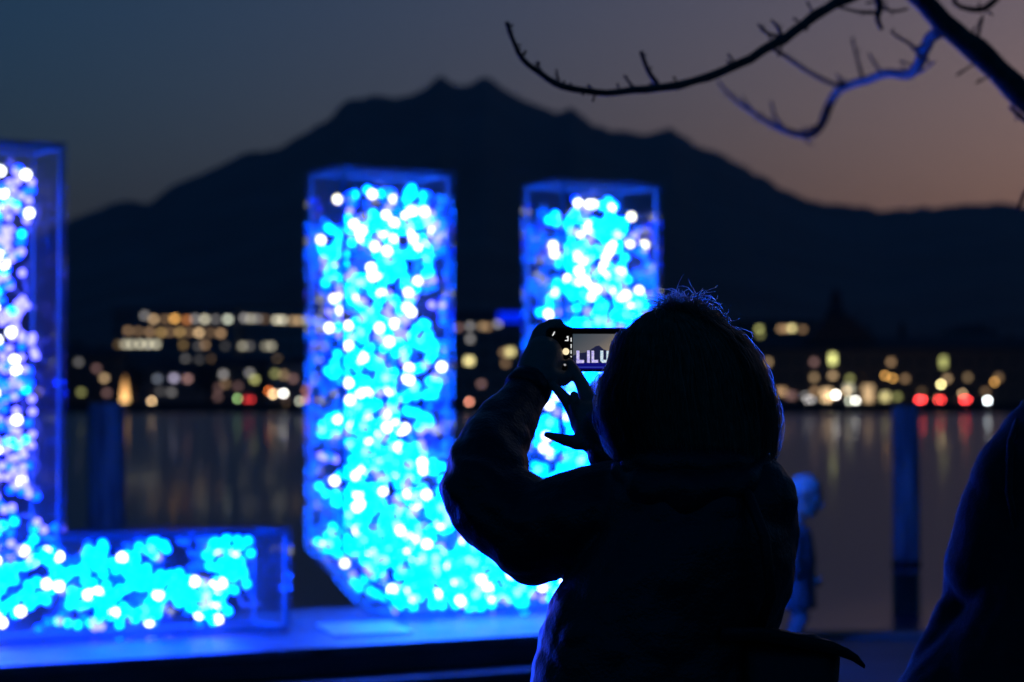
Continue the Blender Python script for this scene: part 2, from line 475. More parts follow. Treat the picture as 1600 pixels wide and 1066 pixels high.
H = 2.40; W = 2.06; ST = 0.69; CH = 0.38
polyU = [(CH, 0), (W - CH, 0), (W, CH), (W, H), (W - ST, H), (W - ST, .72 + .16), (W - ST - .16, .72), (ST + .16, .72), (ST, .72 + .16), (ST, H), (0, H), (0, CH)]
def colU(x, z, b, g):
    r = g.random(); top = max(0.0, min(1.0, (z - 0.9) / 1.3))
    if r < 0.06 + 0.07 * top: return 'warm' if top > .5 and g.random() < .55 else 'white'
    if r < 0.18: return 'lav'
    if b < 0.12 + 0.33 * top: return 'blue' if g.random() < .7 else 'lav'
    return 'aqua'
def denU(x, z):
    if z > H - .095: return 0.0
    top = max(0.0, min(1.0, (z - 0.8) / 1.4)); return 1.0 - 0.42 * top
light_letter('light_letter', 'tall letter U of clear acrylic packed with cyan and white lights', 0.0, polyU, 0.42, 2750, colU, denU, 0.04, random.Random(11))
WL = 1.88; SL = 0.677; FH = 0.53
polyL = [(0, 0), (WL, 0), (WL, FH), (SL, FH), (SL, H), (0, H)]
def colL(x, z, b, g):
    r = g.random()
    if z < 0.6:
        if r < 0.07: return 'white'
        if b < 0.14: return 'lav' if r < .5 else 'blue'
        return 'cyan'
    if r < 0.05: return 'white'
    if r < 0.60: return 'lav'
    if b < 0.82: return 'blue'
    return 'cyan'
def denL(x, z):
    if z < 0.6: return .72 if x < WL - 0.15 else 0.0
    return 1.0 if x < SL - 0.12 and z < H - .13 else 0.0
light_letter('light_letter', 'letter L with blue lit stem and low cyan foot, standing next to the U', -2.285, polyL, 0.42, 1300, colL, denL, 0.05, random.Random(5))

polyI = [(0, 0), (SL, 0), (SL, H), (0, H)]
def colI(x, z, b, g): return colL(x, 2.0, b, g)
light_letter('light_letter', 'letter I of clear acrylic full of blue lights, between the two letters L', -3.262, polyI, 0.42, 600, colI, lambda x, z: .8, 0.06, random.Random(6))
light_letter('light_letter', 'first letter L of clear acrylic at the outer end of the plinth', -5.442, polyL, 0.42, 700, colL, denL, 0.05, random.Random(8))

# ------------------------------------------------------------------ mooring posts in the lake
POST = principled('mooring_post_wood', (0.36, 0.34, 0.32), 0.75, var=0.75, scale=1.6, bump=0.8, bscale=16)
_n = POST.node_tree; _mp = _n.nodes.new('ShaderNodeMapping'); _mp.inputs['Scale'].default_value = (9.0, 9.0, 0.8)   # grain runs up the post
_tc = [x for x in _n.nodes if x.type == 'TEX_COORD'][0]; _n.links.new(_tc.outputs['Object'], _mp.inputs[0])
for _z in [x for x in _n.nodes if x.type == 'TEX_NOISE']: _n.links.new(_mp.outputs[0], _z.inputs['Vector'])
WETP = principled('wet_wood', (0.04, 0.04, 0.035), 0.3, var=0.3, scale=4.0)
CAPM = principled('post_cap', (0.2, 0.2, 0.2), 0.5)
for px, Y, r, top, lab in ((167, 25.0, .198, 630, 'thick round mooring post in the lake behind the letter L'), (1415, 22.9, .132, 634, 'round mooring post in the lake between the crouched child and the dark coat')):
    b = P(px, 632, Y); root = empty('mooring_post', (b.x, b.y, WATER_Z)); tag(root, lab.replace('crouched ', ''), 'post', 'mooring posts in the lake')
    zt = P(px, top, Y).z - WATER_Z
    m = MB(); m.tube([(0, 0, .38), (0.004, 0, zt * .5), (0.0, 0, zt - .03), (0, 0, zt)], [r, r * .98, r * .96, r * .85], 20); m.build('shaft', POST, root, True)
    m = MB(); m.tube([(0, 0, -1.4), (0, 0, .379)], [r * 1.02, r * 1.01], 20); m.build('wet_base', WETP, root, True)
    m = MB(); m.tube([(0, 0, .42), (0, 0, .50)], [r * 1.02, r * 1.02], 20); m.build('iron_band', principled('rusty_band', (.03, .03, .03), .5, .6), root, True)

# ------------------------------------------------------------------ bare tree reaching in from the side
BARK = principled('bark', (0.09, 0.075, 0.06), 0.8, var=0.4, scale=20, bump=0.6, bscale=60)
TY = 8.6
tb = P(1960, 632, TY); tree = empty('bare_tree', (tb.x, tb.y, 0)); tag(tree, 'bare winter tree with drooping twigs lit blue from the letters', 'tree')
def branch(name, pts, rad, n=9, parent=tree, dep=None, sub=3, thin=1.0, buds=0):
    ps = []; rs = []
    for i in range(len(pts) - 1):
        p0, p1, p2, p3 = (Vector(pts[max(i - 1, 0)]), Vector(pts[i]), Vector(pts[i + 1]), Vector(pts[min(i + 2, len(pts) - 1)]))
        for k in range(sub):
            t = k / sub
            q = 0.5 * ((2 * p1) + (p2 - p0) * t + (2 * p0 - 5 * p1 + 4 * p2 - p3) * t * t + (3 * p1 - p0 - 3 * p2 + p3) * t ** 3)
            ps.append(q); rs.append(rad[i] + (rad[i + 1] - rad[i]) * t)
    ps.append(Vector(pts[-1])); rs.append(rad[-1])
    wp = []; ys = []
    for q, r in zip(ps, rs):
        Y = TY + (dep(q.x) if dep else 0.0) + (q.z if len(q) > 2 else 0)
        ys.append(Y)
        p = P(q.x, q.y, Y) - Vector(tree.location)
        r *= thin
        p += Vector((noise.noise(p * 9), noise.noise(p * 9 + Vector((5, 0, 0))), noise.noise(p * 9 + Vector((0, 7, 0))))) * S(r, TY) * 0.5
        wp.append(p)
    m = MB(); m.tube(wp, [S(r * thin, y) * (1 + .16 * noise.noise(p * 14)) for r, p, y in zip(rs, wp, ys)], n)
    rb = random.Random(len(pts) * 7 + int(abs(pts[0][0])))
    for k in range(buds):      # short spurs and buds along the branch
        i = rb.randrange(2, len(wp) - 1); r0 = S(rs[i] * thin, ys[i]); t_ = (wp[i] - wp[i - 1]).normalized()
        d = (Vector((rb.gauss(0, 1), rb.gauss(0, .6), rb.gauss(.5, .8)))); d = (d - t_ * d.dot(t_)).normalized() + t_ * rb.uniform(-.2, .7)
        L = r0 * rb.uniform(1.6, 3.4); q0 = wp[i] + d * r0 * .5; br = min(r0 * .5, S(2.6, ys[i]))
        m.tube([q0, q0 + d * L * .6, q0 + d * L * .85, q0 + d * L * 1.05], [br * .8, br * .6, br * .95, br * .25], 6)
    return m.build(name, BARK, parent, True)
def dep_a(px): return -1.9 * max(0.0, min(1.0, (1440 - px) / 500.0))
def dep_b(px): return 4.5 * max(0.0, min(1.0, (1468 - px) / 170.0))
base = P(1960, 632, TY); gpy = HORIZON + CAM_Z * F_PX / TY
branch('trunk', [(1960, gpy + 20, 0), (1950, gpy - 120, 0), (1945, 1100, 0), (1950, 800, 0), (1935, 560, 0), (1890, 440, 0), (1850, 300, .1), (1860, 100, .2), (1900, -200, .3), (1880, -500, .3)], [105, 82, 74, 68, 62, 56, 48, 42, 32, 16], 14)
branch('limb', [(1915, 480, 0), (1800, 350, 0), (1700, 240, 0), (1640, 186, 0), (1600, 148, 0), (1540, 92, 0), (1490, 48, 0), (1440, 4, 0), (1400, -40, 0), (1340, -110, .1), (1250, -230, .2)], [44, 36, 30, 27, 24, 22, 20, 18, 16, 12, 4], 12, thin=.88, buds=14)
branch('branch', [(1440, 0, 0), (1390, -22, 0), (1340, -10, -.02), (1290, 15, -.05), (1240, 50, -.08), (1190, 81, -.1), (1130, 113, -.1), (1060, 133, -.12), (990, 143, -.15), (930, 144, -.18), (880, 137, -.2), (845, 115, -.2), (816, 92, -.22), (801, 62, -.24), (791, 34, -.25)],
       [13, 12, 11, 10.5, 10, 9.5, 9, 8.5, 7.5, 6.5, 6.5, 6, 5.5, 4, 5], dep=dep_a, thin=.80, buds=26)
branch('branch', [(1468, 42, 0), (1447, 70, .03), (1438, 98, .05), (1421, 117, .06), (1385, 115, .08), (1340, 129, .1), (1312, 140, .1), (1293, 166, .1), (1282, 196, .1), (1264, 211, .1), (1232, 206, .1), (1200, 191, .1), (1160, 165, .1), (1137, 146, .1), (1121, 126, .1)],
       [14, 13, 12, 11, 9.5, 9, 9, 9.5, 9.5, 9, 7.5, 6, 4.5, 3.6, 2.4], dep=dep_b, thin=.72, buds=22)
TW = [([(1027, 131), (1012, 108), (1001, 82)], 5, 4), ([(996, 142), (985, 130), (976, 117)], 3.5, 2), ([(875, 136), (871, 122), (869, 108)], 3, 2), ([(1226, 60), (1200, 52), (1185, 38)], 4, 2.5),
      ([(1222, 58), (1216, 44), (1206, 32)], 4, 2.5), ([(1206, 74), (1245, 100), (1292, 128), (1318, 136)], 3.5, 5), ([(1348, 126), (1340, 95), (1332, 60)], 4, 2.5), ([(1378, 115), (1366, 98), (1358, 84)], 3.5, 2),
      ([(1228, 205), (1212, 184), (1205, 158)], 4, 2), ([(1425, 116), (1440, 112), (1462, 96)], 3.5, 1.5), ([(1300, 150), (1312, 146), (1326, 132)], 3, 2), ([(1365, -16), (1374, 10), (1372, 28), (1378, 46)], 8, 4), ([(1372, 20), (1340, 18), (1300, 8)], 4, 2),
      ([(1375, 8), (1395, 18), (1418, 14)], 4, 2), ([(1500, -30), (1492, 4), (1528, 16), (1552, 4), (1572, -24)], 5, 6), ([(1528, 18), (1545, 10), (1560, -10)], 3, 2), ([(1660, 205), (1625, 195), (1600, 186), (1578, 166)], 8, 4),
      ([(1600, 150), (1585, 130), (1560, 118)], 4, 2), ([(1440, 92), (1424, 70), (1404, 58), (1392, 48)], 4, 2), ([(1180, 178), (1165, 160), (1160, 150)], 2.5, 1.5), ([(1700, 250), (1640, 270), (1605, 296), (1590, 330)], 7, 3),
      ([(850, 119), (842, 104), (838, 96)], 2.5, 1.5), ([(1510, 66), (1520, 52), (1524, 40)], 3, 1.5), ([(1255, 209), (1262, 222), (1272, 226)], 2.5, 1.2), ([(801, 62), (795, 48), (802, 38)], 3, 2)]
ON_B = {1318, 1332, 1358, 1205, 1462, 1326, 1160, 1272}
for pts, a, b in TW:
    e = pts[-1][0]
    if e == 1318: dp = lambda px: dep_a(1206) + (dep_b(1318) - dep_a(1206)) * (px - 1206) / 112.0
    elif e in ON_B: dp = dep_b
    elif pts[0][0] <= 1300 or e in (1378, 1300, 1418): dp = dep_a
    else: dp = None
    branch('twig', [(p[0], p[1], 0.0) for p in pts], [a + (b - a) * i / (len(pts) - 1) for i in range(len(pts))], 6, dep=dp, thin=.85, buds=3)
# ------------------------------------------------------------------ people
SKIN = principled('skin', (0.36, 0.23, 0.17), 0.5, var=0.12, scale=30, bump=0.1, bscale=200)
COATM = principled('dark_puffer_fabric', (0.015, 0.015, 0.02), 0.33, sheen=0.22, var=0.25, scale=25, bump=0.25, bscale=160)
COAT2 = principled('dark_wool_coat', (0.020, 0.020, 0.024), 0.75, sheen=0.5, var=0.25, scale=30, bump=0.3, bscale=220)
TROUS = principled('dark_trousers', (0.02, 0.02, 0.025), 0.8, var=0.3, scale=20)
SHOE = principled('dark_leather', (0.02, 0.017, 0.015), 0.4, var=0.3, scale=20)
EYE = principled('eye_white', (0.7, 0.7, 0.7), 0.2, var=0.02)
HAIR_B = principled('blond_hair', (0.50, 0.38, 0.27), 0.35, var=0.3, scale=60, transl=0.5)
def strand_mat():
    m = bpy.data.materials.new('loose_hair'); m.use_nodes = True; t = m.node_tree; n = t.nodes; b = n['Principled BSDF']
    b.inputs['Base Color'].default_value = (.42, .32, .23, 1); b.inputs['Roughness'].default_value = .35
    rf = n.new('ShaderNodeBsdfRefraction'); rf.inputs['Color'].default_value = (.95, .9, .85, 1); rf.inputs['Roughness'].default_value = .45; rf.inputs['IOR'].default_value = 1.2
    tr = n.new('ShaderNodeBsdfTranslucent'); tr.inputs['Color'].default_value = (.85, .8, .75, 1)
    a = n.new('ShaderNodeMixShader'); a.inputs[0].default_value = .25; c = n.new('ShaderNodeMixShader'); c.inputs[0].default_value = .88
    t.links.new(rf.outputs[0], a.inputs[1]); t.links.new(tr.outputs[0], a.inputs[2]); t.links.new(b.outputs[0], c.inputs[1]); t.links.new(a.outputs[0], c.inputs[2])
    t.links.new(c.outputs[0], n['Material Output'].inputs['Surface']); return m
HAIR_P = principled('pale_hair', (0.66, 0.60, 0.52), 0.5, var=0.2, scale=60, transl=0.1)
HAIR_D = principled('dark_hair', (0.05, 0.035, 0.025), 0.5, var=0.2, scale=60)

def head_parts(mb, c, fwd, sc=1.0, tilt=0.0):
    """cranium, jaw, nose, brow, lips, chin and ears of a head looking along fwd"""
    f = Vector((fwd[0], fwd[1], 0)).normalized(); r = f.cross(Vector((0, 0, 1))); u = Vector((0, 0, 1))
    m = Matrix((r, f, u)).transposed() @ Matrix.Rotation(tilt, 3, 'X')
    def q(x, y, z): return Vector(c) + m @ (Vector((x, y, z)) * sc)
    mb.ell(q(0, -.012, .03), (.074 * sc, .094 * sc, .085 * sc), 20, 14, m)
    mb.ell(q(0, .022, -.04), (.057 * sc, .062 * sc, .072 * sc), 18, 12, m)
    mb.ell(q(0, .055, -.095), (.027 * sc, .024 * sc, .020 * sc), 12, 8, m)
    mb.tube([q(0, .084, .018), q(0, .094, -.012), q(0, .106, -.034), q(0, .09, -.042)], [.008 * sc, .010 * sc, .013 * sc, .008 * sc], 10)
    for s in (-1, 1):
        mb.ell(q(s * .011, .092, -.036), .0085 * sc, 8, 6)
        mb.ell(q(s * .075, -.008, -.008), (.010 * sc, .021 * sc, .031 * sc), 10, 8, m)
        mb.ell(q(s * .036, .052, -.022), (.020 * sc, .022 * sc, .018 * sc), 10, 8, m)
        mb.tube([q(s * .012, .08, .026), q(s * .032, .078, .03), q(s * .05, .062, .024)], [.007 * sc, .008 * sc, .006 * sc], 8)
    mb.tube([q(-.022, .072, -.066), q(-.008, .082, -.064), q(.008, .082, -.064), q(.022, .072, -.066)], [.004 * sc, .0065 * sc, .0065 * sc, .004 * sc], 8)
    mb.tube([q(-.018, .07, -.075), q(0, .08, -.076), q(.018, .07, -.075)], [.004 * sc, .0075 * sc, .004 * sc], 8)
    return q

def eyes(parent, q, sc=1.0):
    for s in (-1, 1):
        m = MB(); m.ell(q(s * .031, .066, .008), .0125 * sc, 12, 8)
        m.cur = 1; m.ell(q(s * .031, .0755, .008), (.0052 * sc, .0042 * sc, .0052 * sc), 10, 6)
        m.build('eye', [EYE, principled('iris', (.05, .04, .03), .2)], parent, True)

def relaxed_hand(mb, wrist, d, side, sc=1.0):
    """palm and five bent fingers hanging along d, side is the direction of the thumb"""
    d = Vector(d).normalized(); s = Vector(side); s = (s - d * s.dot(d)).normalized(); n = d.cross(s)
    w = Vector(wrist)
    mb.ell(w + d * .045 * sc, (.036 * sc, .016 * sc, .05 * sc), 12, 8, Matrix((s, n, -d)).transposed())
    for i, L in enumerate((.072, .08, .074, .058)):
        b = w + d * .075 * sc + s * (.026 - .0175 * i) * sc
        mb.limb([b - d * .02 * sc, b + d * L * .45 * sc, b + d * L * .8 * sc + n * .012 * sc, b + d * L * .98 * sc + n * .028 * sc],
                [.009 * sc, .0085 * sc, .0078 * sc, .0068 * sc], 8)
    mb.limb([w + d * .02 * sc + s * .02 * sc, w + d * .05 * sc + s * .042 * sc, w + d * .078 * sc + s * .046 * sc + n * .01 * sc], [.012 * sc, .0105 * sc, .0085 * sc], 8)

def legs(body, tro, shoe_parent, hips, knees, ankles, fwd, sc=1.0):
    f = Vector((fwd[0], fwd[1], 0)).normalized(); out = []
    for h, k, a in zip(hips, knees, ankles):
        body.limb([h, k, a, a - Vector((0, 0, .05 * sc)) + f * .03 * sc], [.075 * sc, .052 * sc, .036 * sc, .034 * sc])
        tro.limb([h, (Vector(h) + Vector(k)) / 2, k, a], [.098 * sc, .084 * sc, .07 * sc, .06 * sc])
    return out

def shoes(parent, ankles, fwd, sc=1.0):
    f = Vector((fwd[0], fwd[1], 0)).normalized()
    for a in ankles:
        a = Vector(a); m = MB(); z = Vector((0, 0, 1))
        heel = Vector((a.x, a.y, 0.045 * sc)) - f * .045 * sc
        m.limb([heel, heel + f * .10 * sc, heel + f * .20 * sc], [.042 * sc, .044 * sc, .036 * sc], 12)
        m.limb([a + z * .05 * sc, Vector((a.x, a.y, .05 * sc))], [.05 * sc, .046 * sc], 12)
        k = MB(); k.prism([(p.x, p.y) for p in [heel - f * .05 * sc + Vector((-f.y, f.x, 0)) * e for e in (-.035 * sc, .035 * sc)] + [heel + f * .24 * sc + Vector((-f.y, f.x, 0)) * e for e in (.036 * sc, -.036 * sc)]], 0.002, .02, 2)
        sh = link('boot', fuse(m, 'boot', .012, 3, [SHOE])); ov = sh; ov.parent = parent
        so = k.build('sole', TROUS, ov)

def body_object(mb, voxel, label, group=None, smooth=3):
    me = fuse(mb, 'person', voxel, smooth, [SKIN])
    o = link('person', me); tag(o, label, 'person', group); return o

# ---- the woman taking the picture, in focus
HY = 4.02
FW = Vector((-0.36, 0.93, 0))
b = MB(); q = head_parts(b, P(1076, 584, 4.06), FW, 1.0, R(-6))
neck = P(1076, 730, 4.05)
b.limb([P(1076, 630, 4.05), neck], [.055, .058])
SHL, SHR = P(962, 800, 4.06), P(1170, 782, 3.98)
ELL, WRL = P(757, 772, 4.15), P(834, 604, 4.37)
ELR, WRR = P(1120, 862, 4.22), P(934, 690, 4.31)
b.limb([neck, (SHL + SHR) / 2 - Vector((0, 0, .03))], [.06, .10])
b.limb([SHL, P(840, 822, 4.11), ELL, (ELL + WRL) / 2, WRL], [.055, .05, .042, .036, .026])
b.limb([SHR, ELR, WRR], [.055, .043, .027])
ctr = P(1050, 850, 4.02)
def el_ring(c, hw, hd, n=20, rot=0.0):
    return [Vector(c) + Vector((math.cos(a + rot) * hw, math.sin(a) * hd, 0)) for a in [2 * math.pi * i / n for i in range(n)]]
b.loft([el_ring(P(1070, y, 4.02), S(hw, 4), hd) for y, hw, hd in ((770, 120, .10), (850, 140, .115), (930, 140, .115), (1030, 145, .12), (1110, 160, .13), (1190, 165, .13))])
hipL, hipR = P(945, 1190, 4.02), P(1115, 1190, 4.02)
gz = Vector((0, 0, 0))
knL, knR = Vector((hipL.x, 4.04, .47)), Vector((hipR.x, 4.04, .47)); anL, anR = Vector((hipL.x - .01, 4.0, .09)), Vector((hipR.x + .01, 4.0, .09))
tro = MB(); legs(b, tro, None, (hipL, hipR), (knL, knR), (anL, anR), FW)
# holding hand: palm beside the phone, four fingers curled over its back, thumb across the front
def px_limb(mb, pts, rad, n=10):
    mb.limb([P(*p) for p in pts], [S(r, 4.38) for r in rad], n)
px_limb(b, [(834, 604, 4.37), (842, 580, 4.385), (850, 556, 4.395)], [30, 36, 32], 14)
px_limb(b, [(826, 580, 4.40), (835, 545, 4.42), (842, 520, 4.425), (850, 512, 4.425)], [19, 14, 11, 9])
px_limb(b, [(840, 560, 4.41), (852, 525, 4.425), (862, 509, 4.428), (872, 507, 4.428), (880, 520, 4.43)], [18, 13, 11.5, 10, 8])
px_limb(b, [(852, 560, 4.41), (870, 530, 4.43), (883, 517, 4.43), (890, 518, 4.43), (893, 530, 4.43)], [16, 12, 9.5, 8.5, 8])
px_limb(b, [(856, 580, 4.41), (880, 560, 4.43), (905, 552, 4.43), (915, 560, 4.43)], [15, 11, 9, 8])
px_limb(b, [(842, 592, 4.36), (862, 590, 4.362), (880, 592, 4.372), (890, 588, 4.378)], [19, 16, 12, 9])
# other hand: index on the shutter, the rest spread below the phone
px_limb(b, [(936, 692, 4.31), (922, 668, 4.325), (916, 648, 4.335)], [26, 27, 24], 14)
px_limb(b, [(930, 640, 4.34), (938, 628, 4.35), (940, 640, 4.34)], [14, 10, 10])
px_limb(b, [(920, 650, 4.335), (918, 622, 4.345), (909, 600, 4.36), (897, 578, 4.375), (890, 566, 4.381)], [19, 13.5, 11, 9, 7])
px_limb(b, [(906, 664, 4.33), (897, 645, 4.335), (886, 626, 4.335), (874, 612, 4.34), (867, 605, 4.345)], [15, 11.5, 10, 8.5, 6.5])
px_limb(b, [(908, 655, 4.325), (898, 632, 4.32), (897, 618, 4.318), (900, 626, 4.315)], [13, 9.5, 7.5, 7])
px_limb(b, [(918, 688, 4.31), (900, 691, 4.305), (884, 688, 4.30), (868, 683, 4.298), (854, 679, 4.296)], [17, 12.5, 9.5, 7.5, 5.2])
px_limb(b, [(928, 655, 4.36), (934, 630, 4.385), (948, 605, 4.39), (955, 590, 4.389)], [13, 11, 9.5, 8])
woman = body_object(b, .0038, 'woman seen from behind in a dark puffy coat photographing the letters with a phone', smooth=2)
eyes(woman, q)
m = fuse(tro, 'trousers', .012, 4, [TROUS]); wrinkle(m, .004, 14); link('trousers', m, woman)
shoes(woman, (anL, anR), FW)
# coat: torso, sleeves and collar melted into one puffy shell
c = MB()
rows_ = [(700, 1082, 106, .115), (722, 1083, 124, .125), (748, 1090, 142, .135), (790, 1092, 152, .15), (840, 1086, 160, .165), (890, 1066, 176, .17), (930, 1050, 186, .17), (985, 1028, 186, .17), (1066, 1022, 197, .175), (1140, 1022, 198, .18), (1260, 1022, 202, .18), (1300, 1022, 200, .178)]
c.loft([el_ring(P(x, y, 4.02), S(hw, 4.0), hd, 28) for y, x, hw, hd in rows_])
c.limb([SHL + Vector((.03, 0, .005)), P(905, 812, 4.07), P(838, 832, 4.11), P(772, 792, 4.15), P(756, 768, 4.16), P(762, 725, 4.20), P(779, 680, 4.27), P(802, 645, 4.32), P(824, 612, 4.36)],
       [.086, .088, .090, .082, .078, .070, .061, .050, .040], 18)
c.limb([SHR, (SHR + ELR) / 2, ELR, (ELR + WRR) / 2, WRR + (ELR - WRR) * .12], [.082, .08, .078, .06, .046], 18)
c.limb([P(1188, 768, 4.0), P(1206, 830, 4.02), P(1196, 890, 4.04)], [.055, .050, .05], 16)
c.ell(P(1078, 724, 3.99), (.125, .11, .055), 20, 12)
cm = fuse(c, 'coat', .0065, 4, [COATM])
wrinkle(cm, .0042, 11, 1.6, .0010, 60)
for v in cm.vertices:      # gathered folds round the bent elbow
    dd = (v.co - ELL).length
    if dd < .24:
        k = (1 - dd / .24); p = v.co - ELL
        v.co += v.normal * (.007 * k * math.sin((p.x * .75 + p.z * .85) * 95 + 3 * noise.noise(p * 12)) * (.4 + .6 * abs(noise.noise(p * 9 + Vector((3, 1, 2))))))
cm.update()
coat = link('coat', cm, woman)
# cuff rings, zip pull, hood rim and the fluffy bobble at the collar
for a, bb, r in ((P(820, 615, 4.355), P(832, 598, 4.375), .0425),):
    m = MB(); m.tube([a, (a + bb) / 2, bb], [r, r * 1.02, r * .96], 18); m.build('cuff', COATM, coat, True)
hd = MB(); hd.limb([P(980, 738, 4.0), P(1010, 760, 3.93), P(1078, 772, 3.90), P(1150, 760, 3.92), P(1186, 738, 3.97)], [.03, .04, .045, .04, .03], 14)
hm = fuse(hd, 'hood', .008, 4, [COATM]); wrinkle(hm, .006, 16); link('hood', hm, coat)
m = MB()
for i in range(3): m.ell(P(922, 738 + 6 * i, 4.17) + Vector((random.uniform(-.004, .004), 0, 0)), .0032, 8, 6)
m.build('button', principled('metal_button', (.6, .6, .6), .25, 1.0), coat, True)
def fluff(center, r, nst, mat, name, parent, core=.7, th=.0007):
    m = MB(); m.ell(center, r * core, 16, 10); rg = random.Random(3)
    for i in range(nst):
        d = Vector((rg.gauss(0, 1), rg.gauss(0, 1), rg.gauss(0, 1))).normalized(); e = Vector((rg.gauss(0, 1), rg.gauss(0, 1), rg.gauss(0, 1))) * .25
        a = Vector(center) + d * r * core * .9; L = r * rg.uniform(.3, .5)
        m.tube([a, a + d * L * .6 + e * L * .3, a + d * L + e * L], [th, th * .8, th * .3], 3, False)
    return m.build(name, mat, parent, True)
fluff(P(936, 672, 4.16), .031, 1400, principled('fluffy_yarn', (.38, .36, .38), .8, sheen=.5, transl=.4), 'bobble', woman)

# hair: shaggy bob of strands over an inner volume
HR = [(478, 1050, 8, .02), (485, 1046, 28, .045), (492, 1045, 40, .066), (500, 1048, 54, .080), (510, 1052, 70, .092), (520, 1056, 85, .102), (535, 1060, 95, .110), (550, 1064, 103, .115), (580, 1068, 114, .119), (600, 1069, 120, .121),
      (620, 1070, 124, .121), (640, 1073, 127, .121), (670, 1080, 127, .119), (700, 1085, 123, .114), (720, 1090, 117, .110), (738, 1094, 108, .104)]
def hair_pt(s, ph, off=0.0):
    x = max(0.0, min(len(HR) - 1.001, s * (len(HR) - 1))); i = int(x); u = x - i
    a, bq = HR[i], HR[i + 1]
    y = a[0] + (bq[0] - a[0]) * u; cx = a[1] + (bq[1] - a[1]) * u; hw = S(a[2] + (bq[2] - a[2]) * u, 4.02) + off; hd = a[3] + (bq[3] - a[3]) * u + off
    o = P(cx, y, 4.0)
    return o + Vector((math.cos(ph) * hw, math.sin(ph) * hd, 0))
h = MB(); N = 64; M_ = 26
h.loft([[hair_pt(i / (M_ - 1), 2 * math.pi * j / N, -.020 + .004 * noise.noise(Vector((math.cos(2 * math.pi * j / N) * 5, math.sin(2 * math.pi * j / N) * 5, i * .12)))) for j in range(N)] for i in range(M_)])
rg = random.Random(21)
for k in range(4200):
    ph = rg.uniform(0, 2 * math.pi)
    if 0.25 * math.pi < (ph % (2 * math.pi)) < 0.72 * math.pi and rg.random() < .8: continue
    s0 = rg.uniform(0.0, 0.55); s1 = min(1.0, s0 + rg.uniform(.3, .75)); off = rg.gauss(-.0125, .003)
    if rg.random() < .06: off += rg.uniform(.004, .014)
    sway = rg.gauss(0, .10); wv = rg.uniform(0, 6.3); pts = []
    nn = 8
    for i in range(nn):
        t = i / (nn - 1)
        pts.append(hair_pt(s0 + (s1 - s0) * t, ph + sway * t + .03 * math.sin(wv + t * 7), off * (0.4 + t) + .0025 * math.sin(wv * 2 + t * 9)))
    th = rg.uniform(.00035, .0008)
    h.tube(pts, [th * (1 - .6 * i / (nn - 1)) for i in range(nn)], 3, False)
hb = h; h = MB()
for k in range(1250):   # tangled curls lifting off the crown
    x = rg.uniform(1038, 1118); base = 489 + max(0, x - 1060) * .42 + 3; a = P(x, base, 4.0 + rg.gauss(0, .022)); q_ = a.copy(); pts = [a]
    amp = max(.3, 1 - abs(x - 1078) / 46); d = Vector((rg.gauss(.1, .6), rg.gauss(0, .5), rg.uniform(.5, 1.0))).normalized()
    ax = Vector((rg.gauss(0, .5), rg.choice((-1, 1)) * rg.uniform(.5, 1), rg.gauss(0, .4))).normalized(); w_ = rg.uniform(.12, .36); st_ = rg.uniform(.0026, .0048) * (.5 + .65 * amp)
    for i in range(rg.randint(10, 19)):
        d = (Matrix.Rotation(w_, 3, ax) @ d + Vector((rg.gauss(0, .13), rg.gauss(0, .13), rg.gauss(.02, .13)))).normalized(); q_ = q_ + d * st_; pts.append(q_.copy())
    h.tube(pts, [.00066] * (len(pts) - 1) + [.0002], 3, False)
for k in range(2000):   # loose outer strands down the sunset side and cheek side
    sd = rg.choice((0.0, 0.0, math.pi)); ph = sd + rg.gauss(.1, .38); s0 = rg.uniform(.05, .6) if sd == 0 else rg.uniform(.45, .75); s1 = min(1.0, s0 + rg.uniform(.15, .4)); pts = []
    o1 = abs(rg.gauss(0, .009)) + .001; wv = rg.uniform(0, 6)
    for i in range(8):
        t = i / 7; pts.append(hair_pt(s0 + (s1 - s0) * t, ph, o1 * math.sin(t * 3.1) + .002 * math.sin(wv + t * 8)))
    h.tube(pts, [.0007] * 8, 3, False)
for k in range(2300):   # layered strands along the lit rims, from crown to tips
    sd = rg.choice((0.0, math.pi, math.pi)); ph = sd + rg.gauss(0, .30) + (.15 if sd == 0 else -.15); s0 = rg.uniform(.12, .45) if sd == 0 else rg.uniform(.3, .6); s1 = min(1.0, s0 + rg.uniform(.3, .55)); pts = []
    wv = rg.uniform(0, 6); o0 = rg.uniform(-.010, .003) + (rg.uniform(0, .008) if rg.random() < .25 else 0)
    for i in range(9):
        t = i / 8; pts.append(hair_pt(s0 + (s1 - s0) * t, ph + .05 * math.sin(wv + t * 5), o0 + .0035 * math.sin(wv * 3 + t * 8)))
    h.tube(pts, [.00085] * 8 + [.0003], 3, False)
ho = hb.build('hair', HAIR_B, woman, True)
ls = h.build('loose_strands', strand_mat(), ho, True); ls['kind'] = 'stuff'

# ---- shoulder bag hanging at her side
bp = P(1235, 1060, 3.92)
bag = empty('shoulder_bag', bp); tag(bag, 'black shoulder bag with a pointed flap hanging at the woman\'s side', 'bag')
m = MB()
def sq(w, d, z, n=24, x=0):
    return [Vector((x + math.copysign(abs(math.cos(a)) ** .5, math.cos(a)) * w, math.copysign(abs(math.sin(a)) ** .5, math.sin(a)) * d, z)) for a in [2 * math.pi * i / n for i in range(n)]]
m.loft([sq(.06, .04, -.20), sq(.07, .06, -.185), sq(.074, .065, -.06, x=-.004), sq(.080, .055, .035, x=-.002), sq(.076, .045, .052, x=-.005), sq(.06, .02, .072, x=-.02)])
m.build('pouch', principled('black_leather', (.012, .012, .014), .5, var=.2, bump=.2, bscale=120), bag, True)
m = MB(); cr = [(-.115, .083), (-.05, .082), (.03, .066), (.068, .058), (.086, .050), (.101, .041), (.113, .026)]
